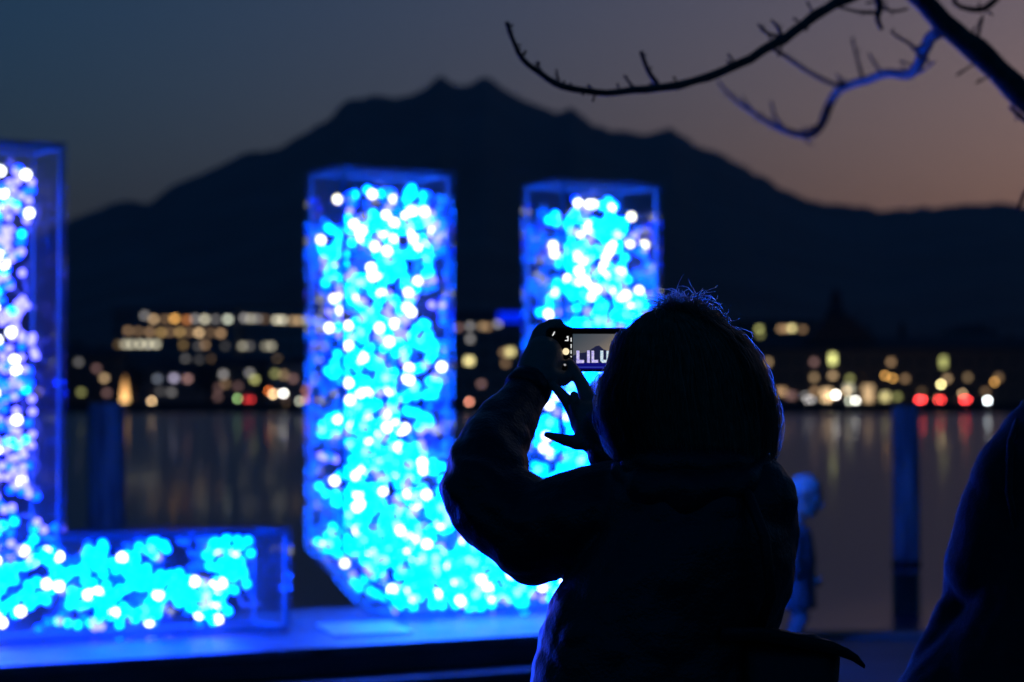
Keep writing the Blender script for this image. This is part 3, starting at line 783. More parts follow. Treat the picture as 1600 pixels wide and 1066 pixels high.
top = [Vector((x, -.058, z)) for x, z in cr]; th_ = [.004, .004, .004, .004, .0035, .0025, .001]
low = [Vector((x - (.006, .010, .014, .018, .016, .011, .003)[i], -.066, z - .017 * (1 - i / 7.5))) for i, (x, z) in enumerate(cr)]
vs = []; fs = []
for i in range(len(cr)):
    t = th_[i]; bk = Vector((cr[i][0] - .004, (.04, .04, .04, .03, 0, -.03, -.056)[i], cr[i][1] - .002))
    vs += [top[i], low[i], low[i] + Vector((0, t, 0)), bk, bk + Vector((0, 0, t)), top[i] + Vector((0, -.001, t))]
for i in range(len(cr) - 1):
    for j in range(6):
        k = (j + 1) % 6; fs.append((i * 6 + j, i * 6 + k, (i + 1) * 6 + k, (i + 1) * 6 + j))
fs += [tuple(range(5, -1, -1)), tuple((len(cr) - 1) * 6 + j for j in range(6))]
m.add(vs, fs); m.build('flap', MATS['black_leather'], bag, True)
m = MB(); sp = [P(1180, 1000, 3.92), P(1205, 930, 3.86), P(1195, 840, 3.84), P(1170, 775, 3.88), P(1150, 752, 3.95)]
m.tube([p - bp for p in sp], .009, 8); m.build('strap', MATS['black_leather'], bag, True)

# ---- phone
PB = principled('phone_black', (.01, .01, .012), .25, var=.05)
PY = 4.392
pc_ = P(918, 546.5, PY); ph = empty('phone', pc_); ph.rotation_euler = (0, 0, R(4))
tag(ph, 'black phone held sideways, its screen showing LILU in front of a mountain', 'phone')
def sx(px): return S(px - 918, PY)
def sz(py): return S(546.5 - py, PY)
m = MB(); hw_, hh_ = S(65, PY), S(34.5, PY); rr = .008
poly = []
for cx_, cz_, a0 in ((hw_ - rr, hh_ - rr, 0), (-hw_ + rr, hh_ - rr, 90), (-hw_ + rr, -hh_ + rr, 180), (hw_ - rr, -hh_ + rr, 270)):
    for i in range(6):
        a = R(a0 + 18 * i); poly.append((cx_ + rr * math.cos(a), cz_ + rr * math.sin(a)))
m.prism(poly, 0, .0085); body = m.build('body', PB, ph)
m = MB(); m.prism([(p[0] * .965, p[1] * .94) for p in poly], -.0006, -.0001); scr = m.build('screen', principled('screen_glass', (.004, .004, .005), .08, var=0), ph)
def scr_mat():
    m = bpy.data.materials.new('screen_picture'); m.use_nodes = True; t = m.node_tree; n = t.nodes; n.remove(n['Principled BSDF'])
    tc = n.new('ShaderNodeTexCoord'); s = n.new('ShaderNodeSeparateXYZ'); t.links.new(tc.outputs['Generated'], s.inputs[0])
    ad = n.new('ShaderNodeMath'); ad.operation = 'MULTIPLY_ADD'; ad.inputs[1].default_value = .55
    inv = n.new('ShaderNodeMath'); inv.operation = 'MULTIPLY_ADD'; inv.inputs[1].default_value = -.6; inv.inputs[2].default_value = .6
    t.links.new(s.outputs['Z'], inv.inputs[0]); t.links.new(s.outputs['X'], ad.inputs[0]); t.links.new(inv.outputs[0], ad.inputs[2])
    cr_ = n.new('ShaderNodeValToRGB'); e = cr_.color_ramp.elements
    e[0].color = (.035, .055, .075, 1); e[1].position = .95; e[1].color = (.34, .26, .18, 1)
    k = e.new(.45); k.color = (.10, .10, .11, 1)
    t.links.new(ad.outputs[0], cr_.inputs[0]); em = n.new('ShaderNodeEmission'); em.inputs[1].default_value = 1.0
    t.links.new(cr_.outputs[0], em.inputs[0]); t.links.new(em.outputs[0], n['Material Output'].inputs['Surface']); return m
def layer(name, pts, y, mat, parent=scr):
    m = MB(); m.prism([(sx(a), sz(b_)) for a, b_ in pts], -y - .00012, -y); return m.build(name, mat, parent)
layer('picture', [(895, 522), (966, 522), (966, 577), (895, 577)], .0007, scr_mat())
layer('pictured_mountain', [(895, 556), (905, 552), (914, 551), (922, 547), (931, 541), (936, 540), (943, 546), (952, 549), (966, 551), (966, 567), (895, 567)], .00085, emit('scr_mtn', (.012, .014, .05), 1))
layer('pictured_plinth', [(895, 567), (966, 567), (966, 577), (895, 577)], .00095, emit('scr_plinth', (.004, .004, .16), 1))
layer('pictured_ledge', [(899, 573.2), (966, 573.2), (966, 574.6), (899, 574.6)], .0011, emit('scr_ledge', (.03, .05, .4), 1))
def speckle(name, c1, c2):
    m = emit(name, c1, 1.0); t = m.node_tree; n = t.nodes; e = [x for x in n if x.type == 'EMISSION'][0]
    tc = n.new('ShaderNodeTexCoord'); v_ = n.new('ShaderNodeTexNoise'); v_.inputs['Scale'].default_value = 900; r_ = n.new('ShaderNodeValToRGB')
    r_.color_ramp.elements[0].position = .38; r_.color_ramp.elements[0].color = (*c2, 1); r_.color_ramp.elements[1].position = .62; r_.color_ramp.elements[1].color = (*c1, 1)
    t.links.new(tc.outputs['Object'], v_.inputs['Vector']); t.links.new(v_.outputs[0], r_.inputs[0]); t.links.new(r_.outputs[0], e.inputs[0]); return m
LM = speckle('scr_letter', (.85, .8, 1.0), (.22, .16, .75)); LM2 = speckle('scr_letter_pale', (.9, .95, .95), (.25, .5, .7))
layer('letter', [(900.5, 548), (905.2, 548), (905.2, 562.6), (912.5, 562.6), (912.5, 567.4), (900.5, 567.8)], .0012, LM)
layer('letter', [(917.2, 547.8), (921.6, 547.8), (921.6, 567), (917.2, 567.2)], .0012, LM)
layer('letter', [(924.2, 548.2), (928.2, 548.2), (928.2, 562.6), (934.6, 562.6), (934.6, 566.8), (924.2, 567)], .0012, LM)
layer('letter', [(938, 548), (942.6, 548), (942.6, 562.4), (947.6, 562.4), (947.6, 548.3), (952.6, 548.3), (952.6, 564), (949.5, 567), (941, 567), (938, 564)], .0012, LM2)
WI = emit('scr_icon', (.9, .9, .9), 1.0)
layer('shutter_button', [(884 + 5.4 * math.cos(R(20 * i)), 549.5 + 5.4 * math.sin(R(20 * i))) for i in range(18)], .0012, emit('scr_shutter', (1, .83, .5), 1.0))
layer('icon', [(884.5, 527.5), (886, 525.5), (888, 525.5), (888, 533), (882.5, 533), (882.5, 531.6), (886.6, 531.4), (886.4, 528)], .0012, WI)
layer('icon', [(865.6, 518.3), (867.2, 519), (863.8, 525.4), (862.4, 524.6)], .0012, WI)
layer('icon', [(882.6 + 2.1 * math.cos(R(40 * i)), 570 + 2.1 * math.sin(R(40 * i))) for i in range(9)], .0012, emit('scr_dimicon', (.4, .4, .42), 1))
for a, b_ in ((528, 534), (538, 544), (547.5, 553), (556.5, 558.5)):
    layer('mode_text', [(891.5, a), (892.9, a), (892.9, b_), (891.5, b_)], .0012, WI)
for i, (dx, dz) in enumerate(((-.06, .024), (-.06, .004), (-.042, .014))):
    m = MB(); m.tube([(dx, .0084, dz), (dx, .0108, dz)], [.0068, .0064], 18); m.build('lens', principled('lens_glass', (.01, .01, .015), .05), ph)

# ---- man in a dark coat cut off at the edge of the picture
MY = 5.0
def Pm(x, y, dy=0): return P(x, y, MY + dy)
FM = Vector((-.2, .98, 0)); b = MB()
q = head_parts(b, Pm(1722, 505, .02), FM, 1.0)
nk = Pm(1722, 610); b.limb([Pm(1722, 540), nk], [.058, .062])
sL, sR = Pm(1604, 700, .02), Pm(1850, 700, -.02); eL, eR = Pm(1538, 890, .02), Pm(1925, 890, .02); wL, wR = Pm(1520, 1045, .16), Pm(1905, 1060, .14)
b.limb([nk, (sL + sR) / 2], [.065, .12]); b.limb([sL, eL, wL], [.06, .046, .03]); b.limb([sR, eR, wR], [.06, .046, .03])
b.loft([el_ring(Pm(1724, y), S(hw, 5), hd) for y, hw, hd in ((650, 80, .09), (700, 120, .11), (850, 130, .12), (1000, 125, .12), (1100, 130, .13))])
relaxed_hand(b, wL, (-.02, .35, -.93), (0, 1, .3)); relaxed_hand(b, wR, (.02, .35, -.93), (0, 1, .3))
hips = (Pm(1660, 1100), Pm(1790, 1100)); kn = tuple(Vector((h.x, MY + .02, .49)) for h in hips); an = tuple(Vector((h.x, MY - .02, .09)) for h in hips)
tro = MB(); legs(b, tro, None, hips, kn, an, FM)
man = body_object(b, .006, 'person in a long dark coat cut off by the picture\'s edge beside the mooring post')
eyes(man, q); m = fuse(tro, 'trousers', .012, 4, [TROUS]); link('trousers', m, man); shoes(man, an, FM)
c = MB()
c.loft([el_ring(Pm(x, y), S(hw, 5), hd, 28) for y, x, hw, hd in ((598, 1722, 62, .10), (622, 1722, 100, .12), (650, 1722, 140, .14), (720, 1722, 170, .155), (850, 1715, 185, .165), (950, 1712, 210, .18), (1010, 1700, 250, .19), (1066, 1690, 285, .2), (1150, 1690, 300, .21), (1260, 1690, 310, .215))])
c.limb([Pm(1624, 690, .01), Pm(1578, 760), eL, (eL + wL) / 2, wL + (eL - wL) * .1], [.088, .09, .088, .075, .062], 18)
c.limb([Pm(1830, 690, .01), Pm(1880, 770), eR, (eR + wR) / 2, wR + (eR - wR) * .1], [.088, .086, .082, .072, .062], 18)
c.limb([Pm(1494, 960, .05), Pm(1464, 1030, .03), Pm(1446, 1110, .02)], [.05, .05, .066], 14)
cm = fuse(c, 'coat', .009, 4, [COAT2]); wrinkle(cm, .007, 8, .7, .0012, 60); link('coat', cm, man)
m = MB(); m.tube([Pm(1600, 628, .02), Pm(1578, 690, -.07), Pm(1576, 770, -.10), Pm(1590, 840, -.09)], [.006, .007, .007, .006], 6); m.build('shoulder_seam', COAT2, man, True)
h = MB(); f = FM.normalized()
h.ell(Pm(1722, 492, -.012), (.082, .10, .088), 20, 14); hm = fuse(h, 'hair', .008, 2, [HAIR_D]); wrinkle(hm, .005, 50); link('hair', hm, man)

# ---- child standing at the quay edge, in profile
KY = 15.0
def Pk(x, y, dy=0): return P(x, y, KY + dy)
FK = Vector((.97, -.22, 0)); b = MB()
q = head_parts(b, Pk(1260, 775), FK, 1.08, R(-16))
nk = Pk(1246, 822); b.limb([Pk(1252, 785), nk], [.043, .045])
sN, sF = Pk(1240, 846, -.10), Pk(1240, 846, .10); eN, eF = Pk(1240, 892, -.14), Pk(1242, 892, .14); wN, wF = Pk(1257, 893, -.09), Pk(1260, 897, .09)
b.limb([nk, Pk(1240, 850)], [.05, .07]); b.limb([sN, eN, wN], [.04, .032, .022]); b.limb([sF, eF, wF], [.04, .032, .022])
b.loft([el_ring(Pk(x, y), S(hw, KY), hd) for y, x, hw, hd in ((842, 1240, 20, .09), (880, 1239, 23, .10), (920, 1238, 24, .10), (940, 1238, 24, .10))])
relaxed_hand(b, wN, (.75, .2, -.5), (0, .2, 1), .75); relaxed_hand(b, wF, (.75, -.2, -.5), (0, -.2, 1), .75)
hips = (Pk(1240, 930, -.07), Pk(1238, 930, .07)); kn = tuple(Vector((h.x + .05, h.y, .16)) for h in hips); an = tuple(Vector((h.x + .0, h.y, .06)) for h in hips)
tro = MB(); legs(b, tro, None, hips, kn, an, FK, .72)
kid = body_object(b, .007, 'small child in profile with pale cropped hair standing at the quay edge')
eyes(kid, q, 1.08); m = fuse(tro, 'trousers', .012, 4, [principled('blue_grey_cloth', (.2, .2, .22), .8, sheen=.3)]); link('trousers', m, kid); shoes(kid, an, FK, .7)
c = MB(); c.loft([el_ring(Pk(x, y), S(hw, KY), hd, 24) for y, x, hw, hd in ((820, 1246, 16, .065), (834, 1244, 26, .11), (870, 1242, 33, .14), (915, 1240, 34, .145), (950, 1240, 36, .155))])
c.limb([sN, eN, (eN * .25 + wN * .75)], [.058, .05, .042]); c.limb([sF, eF, (eF * .25 + wF * .75)], [.058, .05, .042])
cm = fuse(c, 'jacket', .01, 4, [principled('grey_blue_jacket', (.10, .10, .12), .6, sheen=.3)]); wrinkle(cm, .005, 14); link('jacket', cm, kid)
h = MB(); h.ell(q(0, -.022, .045), (.078 * 1.08, .092 * 1.08, .08 * 1.08), 20, 14, Matrix.Rotation(math.atan2(FK.y, FK.x) - math.pi / 2, 3, 'Z'))
hm = fuse(h, 'hair', .008, 2, [HAIR_P]); wrinkle(hm, .002, 60); link('hair', hm, kid)

# ------------------------------------------------------------------ town on the far shore
PAL = {'orange': (1.0, .50, .12), 'dorange': (1.0, .36, .10), 'tan': (1.0, .66, .34), 'brown': (1.0, .60, .30), 'amber': (1.0, .62, .22), 'warm': (1.0, .92, .66), 'white': (1.0, .97, .88),
       'pale': (.95, 1.0, .78), 'gray': (.85, .80, .78), 'lav': (.80, .72, 1.0), 'pink': (1.0, .55, .50), 'red': (1.0, .05, .05), 'salmon': (1.0, .36, .24), 'green': (.50, .85, .30), 'olive': (.85, .85, .28),
       'yellow': (1.0, .85, .36), 'bgray': (.6, .68, .85), 'blue': (.0, .02, 1.0), 'cold': (.85, .95, 1.0), 'redor': (1.0, .22, .04)}
def glow(c, s): return emit('glow_' + c, PAL[c], round(s, 2))
WALLS = [principled('render_grey', (.24, .23, .22), .85, var=.15, scale=.3), principled('render_ochre', (.32, .25, .17), .85, var=.15, scale=.3), principled('render_white', (.42, .41, .39), .85, var=.15, scale=.3), principled('render_brown', (.2, .14, .1), .85, var=.15, scale=.3)]
ROOF = principled('roof_tiles', (.07, .05, .045), .8, var=.3, scale=.8)
GLASS = principled('dark_window_glass', (.02, .022, .025), .08, var=0)
FRAME = principled('window_frame_paint', (.25, .24, .22), .6, var=.1)
SHARED = {}
def shared(key, fn):
    if key not in SHARED: SHARED[key] = fn()
    return SHARED[key]
def win_mesh(w_, h_, mat):
    def f():
        m = MB(); m.box((0, 0.03, 0), (w_, .10, h_)); return m.mesh('pane', mats=[mat])
    return shared(('pane', w_, h_, mat.name), f)
def frame_mesh(w_, h_):
    def f():
        m = MB(); t = .12
        for x in (-1, 1): m.box((x * (w_ / 2 + t / 2), 0, 0), (t, .22, h_ + 2 * t))
        for z in (-1, 1): m.box((0, 0, z * (h_ / 2 + t / 2)), (w_ - .004, .22, t))
        return m.mesh('window', mats=[FRAME])
    return shared(('frame', w_, h_), f)
def building(label, px0, px1, ytop, Y, lit=(), depth=13, roof='hip', wall=0, rows=(), step=26, group='buildings of the town across the lake', name='town_house', rh=2.4, dw=1.3, dh=1.6):
    z0 = land_z(Y) - 2.5
    a, b_ = P(px0, ytop, Y), P(px1, ytop, Y); zt = a.z; wx = b_.x - a.x
    root = empty(name, ((a.x + b_.x) / 2, Y, z0)); tag(root, label, 'building', group)
    m = MB(); m.box((0, depth / 2, (zt - z0) / 2), (wx, depth, zt - z0)); m.build('wall', WALLS[wall], root)
    hx, e, hz = wx / 2, .6, zt - z0
    m = MB()
    if roof == 'flat':
        m.box((0, depth / 2, hz + .2), (wx + .5, depth + .5, .4)); rf = m.build('roof', ROOF, root)
    else:
        o = [(-hx - e, -e, hz), (hx + e, -e, hz), (hx + e, depth + e, hz), (-hx - e, depth + e, hz)]
        ins = min(hx * .8, depth / 2) if roof == 'hip' else 0.0
        vs = o + [(v[0], v[1], hz - .25) for v in o] + [(-hx - (0 if ins else e) + ins, depth / 2, hz + rh), (hx + (0 if ins else e) - ins, depth / 2, hz + rh)]
        m.add(vs, [(0, 1, 9, 8), (2, 3, 8, 9), (1, 2, 9), (3, 0, 8), (0, 4, 5, 1), (1, 5, 6, 2), (2, 6, 7, 3), (3, 7, 4, 0), (7, 6, 5, 4)]); rf = m.build('roof', ROOF, root)
        m = MB(); m.box((hx * .4, depth * .35, hz + rh * .75), (.9, .7, rh * 1.1)); m.build('chimney', WALLS[3], rf)
    used = []
    def put(px, py, w_, h_, mat):
        p = P(px, py, Y); l = Vector((p.x - root.location.x, -.02, p.z - z0))
        used.append((l.x, l.z, w_, h_))
        fr = link('window', frame_mesh(w_, h_), root, l); link('pane', win_mesh(w_, h_, mat), fr, (0, 0.02, 0))
    for it in lit:
        px, py, c_, s = it[:4]; w_, h_ = (it[4] * .8, it[5] * .8) if len(it) > 4 else (1.3, 1.1)
        put(px, py, w_, h_, glow(c_, s * (1.0 if len(it) > 4 else 1.45)))
    for py in rows:
        px = px0 + step * .5
        while px < px1 - step * .3:
            p = P(px, py, Y); lx, lz = p.x - root.location.x, p.z - z0
            if abs(lx) < hx - 1.2 and all(abs(lx - u[0]) > (dw + u[2]) / 2 + .45 or abs(lz - u[1]) > (dh + u[3]) / 2 + .45 for u in used): put(px, py, dw * .9, dh * .8, GLASS if random.random() > .16 else glow(random.choice(('brown', 'tan', 'gray', 'amber', 'pink')), random.choice((.3, .5, .8))))
            px += step
    return root

building('long hillside hotel with orange lit top floors behind the letter L', 176, 369, 484, 640, [
    (226, 493, 'gray', .55), (240, 499, 'tan', 1.3), (258, 499, 'brown', .4), (273, 498, 'orange', 2.4), (292, 500, 'dorange', 1.1), (305, 498, 'gray', .7), (320, 499, 'warm', 1.5), (337, 499, 'gray', .4), (356, 499, 'pale', 1.7),
    (200, 517, 'brown', .55), (216, 518, 'brown', .4), (234, 519, 'brown', .7), (252, 520, 'amber', .9), (266, 519, 'brown', .4), (281, 519, 'amber', .95), (296, 519, 'brown', .4), (311, 520, 'tan', 1.9), (329, 520, 'brown', .35), (345, 521, 'brown', .95),
    (195, 538, 'warm', .9), (205, 538, 'warm', 1.1), (219, 538, 'warm', 1.3), (232, 538, 'warm', 1.3), (244, 538, 'warm', 1.2), (310, 541, 'gray', .2), (352, 541, 'gray', .12),
    (290, 561, 'gray', .28), (312, 562, 'gray', .22), (332, 561, 'brown', .28), (352, 562, 'brown', .22)], 16, 'flat', 0, (499, 519, 539, 561, 580), 17, name='hotel')
building('pale hotel wing with a bright top floor beside the orange lit one', 373, 540, 482, 650, [
    (382, 497, 'gray', .8), (392, 498, 'warm', .8), (402, 498, 'gray', .6), (414, 499, 'brown', .25), (432, 500, 'warm', 1.5), (442, 500, 'warm', 1.5), (458, 501, 'tan', .9), (468, 501, 'tan', .9), (480, 501, 'pale', 1.0), (497, 501, 'warm', 1.2), (520, 502, 'tan', .9),
    (379, 541, 'warm', .75), (390, 541, 'gray', .3), (415, 541, 'warm', .5), (424, 541, 'warm', .8), (505, 541, 'warm', .7),
    (380, 562, 'brown', .3), (398, 562, 'brown', .35), (416, 562, 'tan', .35), (434, 562, 'tan', .4), (452, 562, 'brown', .35), (470, 562, 'tan', .3), (488, 562, 'brown', .3)], 16, 'flat', 2, (501, 520, 541, 562, 580), 18, name='hotel')
building('narrow dark house with dim red and tan windows at the shore', 88, 182, 556, 600, [
    (123, 566, 'gray', .3), (151, 576, 'pink', .3), (163, 591, 'tan', 1.0), (127, 613, 'olive', .5), (167, 614, 'pink', .3), (98, 596, 'gray', .3)], 12, 'gable', 3, (578, 596, 613), 17)
building('low shore house with lavender and pink windows', 226, 322, 578, 596, [(246, 592, 'bgray', .45), (272, 591, 'lav', 1.1), (293, 592, 'pink', .7), (268, 613, 'gray', .35), (250, 612, 'gray', .15)], 11, 'hip', 0, (592, 612), 17)
building('gabled shore house with an olive yellow window', 332, 412, 572, 598, [(349, 585, 'gray', .7), (352, 600, 'brown', .35), (390, 583, 'gray', .55), (398, 593, 'olive', 1.1), (388, 622, 'red', .3), (341, 606, 'pink', .22)], 11, 'gable', 1, (585, 604, 620), 16)
building('square shore house with a greenish upper window', 418, 505, 568, 600, [(430, 584, 'olive', .6), (458, 592, 'pink', .4), (480, 610, 'salmon', 1.2), (492, 590, 'gray', .4)], 11, 'hip', 2, (586, 606), 17)
building('large dark block between the U and its bright stem', 640, 905, 497, 620, [
    (716, 512, 'pink', .35), (754, 510, 'tan', .65), (762, 511, 'brown', .5), (778, 506, 'gray', .75), (733, 564, 'yellow', 2.3, 2.4, 2.0), (797, 550, 'yellow', 1.7, 2.4, 2.0), (787, 551, 'brown', .5), (790, 568, 'brown', .4), (752, 600, 'pink', .4), (720, 629, 'red', .4), (660, 530, 'warm', 1.0), (690, 570, 'tan', .8), (860, 540, 'warm', .8)], 15, 'hip', 0, (510, 530, 552, 574, 598), 21, name='town_block')
m = MB(); p = P(798, 497, 619.6); m.box((0, 0, 0), (6.6, .3, 2.6)); o = m.build('lit_sign', glow('blue', 1.2), None, loc=p + Vector((0, 0, .2))); tag(o, 'deep blue lit roof sign on the large dark block', 'sign')
m = MB(); m.box((0, 0, 0), (6.8, .1, 2.8)); m.build('backing', FRAME, o, loc=(0, .21, 0))
building('flat roofed house high behind the long hall with a yellow window', 1150, 1283, 503, 665, [(1186, 514, 'olive', .9), (1188, 523, 'olive', .4), (1220, 514, 'brown', .7), (1228, 514, 'brown', .6), (1237, 513, 'yellow', 2.0), (1254, 515, 'brown', .45)], 12, 'flat', 3, (514, 532), 17)
hall = building('long low hall with arched doorways, a dark roof and a turret', 1140, 1780, 545, 592, [
    (1301, 561, 'olive', 2.4, 1.7, 3.0), (1474, 566, 'olive', 1.0, 1.7, 3.2), (1301, 587, 'tan', .9), (1328, 592, 'olive', .55), (1414, 592, 'brown', .45), (1480, 592, 'tan', .7),
    (1220, 612, 'brown', .8, 3, 1.8), (1236, 618, 'pink', .35, 2.5, 1.8), (1258, 620, 'gray', .7), (1273, 612, 'brown', .6), (1271, 628, 'gray', .7), (1292, 616, 'tan', 1.5, 3.2, 3.0), (1326, 608, 'warm', .9, 2.6, 2.4), (1356, 608, 'tan', .9, 3.2, 2.2), (1357, 622, 'tan', 1.2, 2.4, 2.6), (1383, 620, 'yellow', 1.6, 2.2, 2.2), (1402, 620, 'olive', .5), (1440, 612, 'brown', .15), (1540, 612, 'brown', .3)], 22, 'hip', 3, (566, 590, 612), 24, name='station_hall', rh=3.2)
# turret with a stepped spire on the hall
hz = P(1315, 545, 592).z - hall.location.z; tx = P(1315, 545, 592).x - hall.location.x
m = MB(); m.prism([(tx - 10.5, hz + .2), (tx + 11, hz + .2), (tx + 5.2, hz + 5.6), (tx + 2.9, hz + 8.2), (tx - 2.9, hz + 8.2), (tx - 5.2, hz + 5.6)], 4, 16); tur = m.build('turret', ROOF, hall)
m = MB()
m.loft([[Vector((tx + math.cos(2 * math.pi * j / 8) * r, 10 + math.sin(2 * math.pi * j / 8) * r, hz + z)) for j in range(8)] for z, r in ((8.1, 2.5), (10.2, 2.3), (10.5, 1.5), (12.4, 1.4), (12.7, 1.7), (15.6, .15))]); m.build('spire', ROOF, tur)
building('pale far villa on the slope above the long hall', 1480, 1560, 520, 700, [(1522, 530, 'brown', .2)], 10, 'hip', 2, (530,), 20)
building('dark boathouse at the water behind the mooring post', 20, 92, 590, 580, [(60, 612, 'tan', .5)], 9, 'gable', 3, (612,), 20)

# orange floodlit cone tower; its floodlight is painted in as emission, fading upward
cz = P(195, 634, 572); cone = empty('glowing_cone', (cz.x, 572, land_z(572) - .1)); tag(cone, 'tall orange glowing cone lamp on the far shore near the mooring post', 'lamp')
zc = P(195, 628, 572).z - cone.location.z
def painted_floodlight():
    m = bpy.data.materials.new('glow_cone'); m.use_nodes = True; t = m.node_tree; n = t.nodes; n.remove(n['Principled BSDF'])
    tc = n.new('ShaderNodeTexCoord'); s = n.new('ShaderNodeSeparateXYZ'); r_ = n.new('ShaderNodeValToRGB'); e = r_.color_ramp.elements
    e[0].color = (2.6, 1.5, .55, 1); e[1].color = (.35, .16, .06, 1); k = e.new(.4); k.color = (1.9, .95, .3, 1)  # emission ramp stands in for a floodlight at the base
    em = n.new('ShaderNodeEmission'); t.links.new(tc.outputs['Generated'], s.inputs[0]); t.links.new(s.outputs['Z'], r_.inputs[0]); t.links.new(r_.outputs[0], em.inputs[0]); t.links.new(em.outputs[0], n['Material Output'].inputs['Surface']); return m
m = MB(); m.tube([(0, 0, zc), (0, 0, zc + 2.2), (0, 0, zc + 4.4), (0, 0, zc + 6.2)], [.95, .8, .5, .12], 16); m.build('shade', painted_floodlight(), cone, True)
m = MB(); m.tube([(0, 0, 0), (0, 0, zc)], [.35, .3], 12); m.build('foot', FRAME, cone)

# street lamps and lit globes along the far shore road
LAMPS = [(220, 638, 'gray', 7, 566, 'grey white'), (237, 627, 'tan', 13, 570, 'tan'), (371, 623, 'green', 8, 568, 'green'), (468, 627, 'pale', 6, 568, 'dull pale'), (427, 616, 'tan', 24, 568, 'bright peach'), (443, 615, 'white', 30, 569, 'bright white'),
         (420, 611, 'redor', 10, 571, 'red orange'), (447, 631, 'brown', 3, 566, 'dim brown'), (202, 641, 'tan', 8, 565, 'small low tan'), (733, 628, 'salmon', 15, 568, 'salmon red'), (1306, 617, 'white', 32, 567, 'brilliant white'), (1300, 619, 'tan', 10, 569, 'warm tan'), (1327, 626, 'pale', 8, 566, 'pale'),
         (1337, 626, 'white', 22, 567, 'low white'), (1383, 587, 'orange', 9, 574, 'orange'), (1395, 591, 'orange', 8, 570, 'lower orange'), (1470, 601, 'yellow', 24, 568, 'bright yellow'), (1554, 597, 'orange', 8, 570, 'brown orange'), (1504, 615, 'tan', 7, 569, 'tan'), (1543, 626, 'cold', 34, 566, 'cold white'), (1323, 611, 'tan', 7, 571, 'soft tan'), (620, 625, 'warm', 10, 569, 'warm')]
PLACE = {220: 'left of the low shore house', }
def lamp(px, py, c_, s, Y, word, near):
    p = P(px, py, Y); z0 = land_z(Y)
    root = empty('street_lamp', (p.x, Y, z0)); tag(root, label_lamp(word, near), 'street lamp', 'street lamps along the far shore')
    m = MB(); m.tube([(0, 0, -.1), (0, 0, p.z - z0 - .32)], [.09, .06], 8); m.build('pole', FRAME, root)
    m = MB(); m.ell((0, 0, p.z - z0), .33, 12, 8); m.build('globe', glow(c_, s * .85), root)
    m = MB(); m.tube([(0, 0, p.z - z0 + .33), (0, 0, p.z - z0 + .45)], [.22, .05], 8); m.build('cap', FRAME, root)
def label_lamp(word, near): return '%s street lamp globe on the far shore %s' % (word, near)
def nearby(px):
    if px < 212: return 'beside the glowing cone'
    if px < 326: return 'before the low lavender windowed house'
    if px < 412: return 'before the gabled house'
    if px < 500: return 'before the square shore house'
    if px < 700: return 'hidden behind the U'
    if px < 900: return 'under the large dark block'
    if px < 1370: return 'before the hall near the turret'
    if px < 1450: return 'above the mooring post'
    return 'before the end of the hall'
for l in LAMPS: lamp(*l, nearby(l[0]))

# cars on the far shore road
TYRE = principled('tyre', (.02, .02, .02), .8)
def car_proto(mat):
    root = empty('parked_car')
    m = MB(); pr = [(-2.1, .35), (2.1, .35), (2.15, .75), (1.35, .92), (.7, 1.42), (-1.0, 1.45), (-1.8, .98), (-2.15, .9)]
    m.prism(pr, -.82, .82); m.build('body', mat, root)
    m = MB(); m.prism([(1.22, .95), (.66, 1.36), (-.96, 1.38), (-1.6, .99)], -.835, .835); m.build('window_band', GLASS, root)
    for x in (-1.3, 1.3):
        for y in (-.74, .74):
            m = MB(); m.tube([(x, y - .1, .32), (x, y + .1, .32)], [.32, .32], 14); m.build('wheel', TYRE, root)
    return root
CARS = [(1431, 566, 'red', 30, 200, 'dark car showing a bright red tail light, nearest the mooring post'), (1460, 567, 'red', 17, 205, 'dark car showing a dull red tail light, second from the mooring post'), (1501, 566, 'red', 26, 200, 'dark car showing a red tail light under a tan lamp'), (1258, 568, 'gray', 5, 20, 'dark car with dim headlights before the hall'),
        (1283, 567, 'tan', 6, 25, 'dark car with warm headlights near the turret'), (388, 568, 'red', 5, 190, 'dark car with faint tail lights before the gabled house'), (480, 567, 'salmon', 8, 190, 'dark car with salmon tail lights before the square house')]
for i, (px, Y, c_, s, ang, lab) in enumerate(CARS):
    r_ = car_proto(principled(('car_paint_grey', 'car_paint_blue', 'car_paint_silver')[i % 3], ((.04, .04, .045), (.02, .03, .06), (.3, .3, .3))[i % 3], .25, .3))
    p = P(px, 626, Y); a = R(ang) + math.pi / 2 * (-1 if ang < 90 else -1)
    r_.location = (p.x, Y, land_z(Y)); r_.rotation_euler = (0, 0, a); tag(r_, lab, 'car', 'cars on the far shore road')
    fr_ = ang < 90; xx = 2.16 if fr_ else -2.17
    for y in (-.55, .55):
        m = MB(); m.tube([(xx - .05, y, .78), (xx + .03, y, .78)], [.30, .28], 12); m.build('headlight' if fr_ else 'tail_light', glow(c_, s * 1.0), r_)

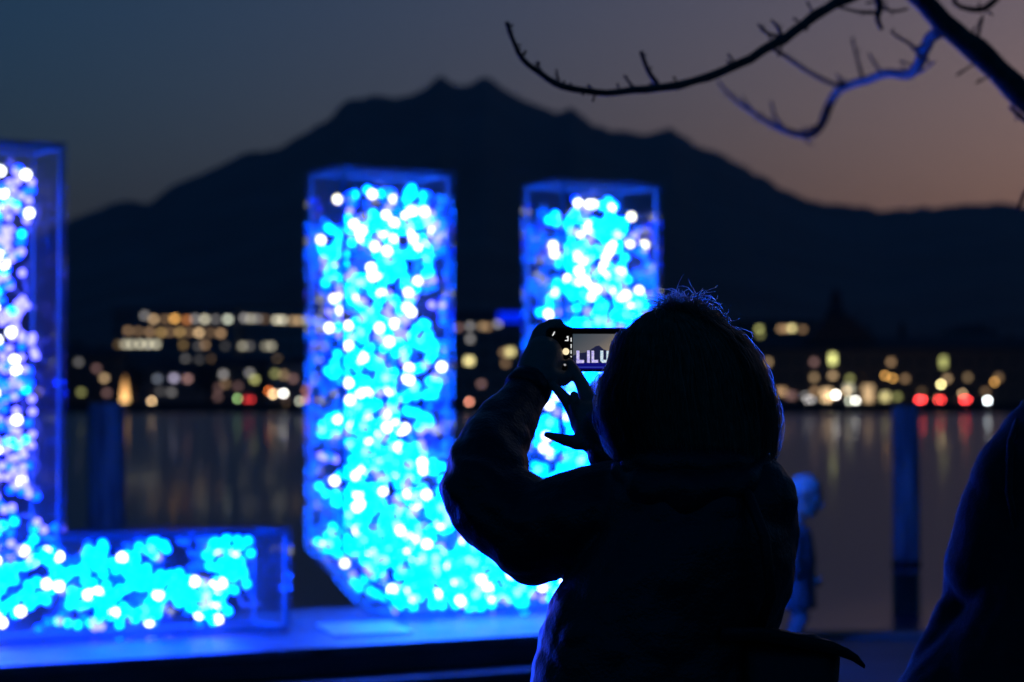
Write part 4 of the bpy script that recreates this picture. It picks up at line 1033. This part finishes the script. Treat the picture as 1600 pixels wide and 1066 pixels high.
# trees on the far shore
CROWN = principled('dark_foliage', (.03, .045, .03), .9, var=.3, scale=.4)
def far_tree(px, Y, hpx, wpx, label, kind):
    p = P(px, 632, Y); z0 = land_z(Y) - .2; h_ = S(hpx, Y); w_ = S(wpx, Y) / 2
    root = empty('tree', (p.x, Y, z0)); tag(root, label, 'tree', 'trees on the far shore')
    m = MB(); m.tube([(0, 0, 0), (.1, 0, h_ * .4), (0, 0, h_ * .85)], [.3, .22, .06], 8)
    for i in range(6):
        a = random.uniform(0, 6.3); z = h_ * random.uniform(.25, .6); m.tube([(0, 0, z), (math.cos(a) * w_ * .6, math.sin(a) * w_ * .6, z + h_ * .15)], [.1, .03], 5)
    m.build('trunk', BARK, root)
    m = MB(); rg = random.Random(int(px))
    for i in range(700):
        if kind == 'fir':
            t = rg.random() ** .7; rr = w_ * (1 - t) * math.sqrt(rg.random()) + .1; a = rg.uniform(0, 6.3); c0 = Vector((rr * math.cos(a), rr * math.sin(a), h_ * (.12 + .88 * t)))
        else:
            d = Vector((rg.gauss(0, 1), rg.gauss(0, 1), rg.gauss(0, 1))).normalized() * rg.random() ** .4
            c0 = Vector((d.x * w_, d.y * w_, h_ * .62 + d.z * h_ * .38)) * (1 + .15 * noise.noise(d * 3)); c0.z = max(c0.z, h_ * .2)
        s = rg.uniform(.25, .6); e1 = Vector((rg.gauss(0, 1), rg.gauss(0, 1), rg.gauss(0, .6))).normalized() * s; e2 = e1.orthogonal().normalized() * s
        m.add([c0 - e1, c0 - e2 * .6, c0 + e1, c0 + e2 * .6], [(0, 1, 2, 3)])
    m.build('crown', CROWN, root)
for t in ((120, 610, 92, 55, 'broad dark tree behind the narrow house', 'leaf'), (208, 575, 62, 40, 'small round tree beside the glowing cone', 'leaf'), (322, 580, 70, 44, 'round dark tree between the shore houses', 'leaf'), (412, 586, 66, 30, 'slim dark fir between the gabled and the square house', 'fir'),
          (680, 590, 96, 60, 'tall dark tree against the large block', 'leaf'), (1175, 640, 88, 50, 'dark fir behind the end of the long hall', 'fir'), (1640, 650, 130, 70, 'broad dark tree behind the hall\'s far end', 'leaf'), (1410, 630, 115, 46, 'tall dark fir rising over the hall roof', 'fir'), (1345, 640, 122, 60, 'round dark tree behind the turret', 'leaf')):
    far_tree(*t)

# evening haze between here and the ridge
hz_ = MB(); hz_.box((0, 4700, 399), (13000, 9900, 812))
m = bpy.data.materials.new('evening_haze'); m.use_nodes = True; t = m.node_tree; t.nodes.remove(t.nodes['Principled BSDF'])
v = t.nodes.new('ShaderNodeVolumePrincipled'); v.inputs['Color'].default_value = (.85, .90, .97, 1); v.inputs['Density'].default_value = HAZE_D; v.inputs['Anisotropy'].default_value = 0.0
t.links.new(v.outputs[0], t.nodes['Material Output'].inputs['Volume'])
o = hz_.build('haze', m); tag(o, 'thin blue evening haze over the lake', kind='stuff')
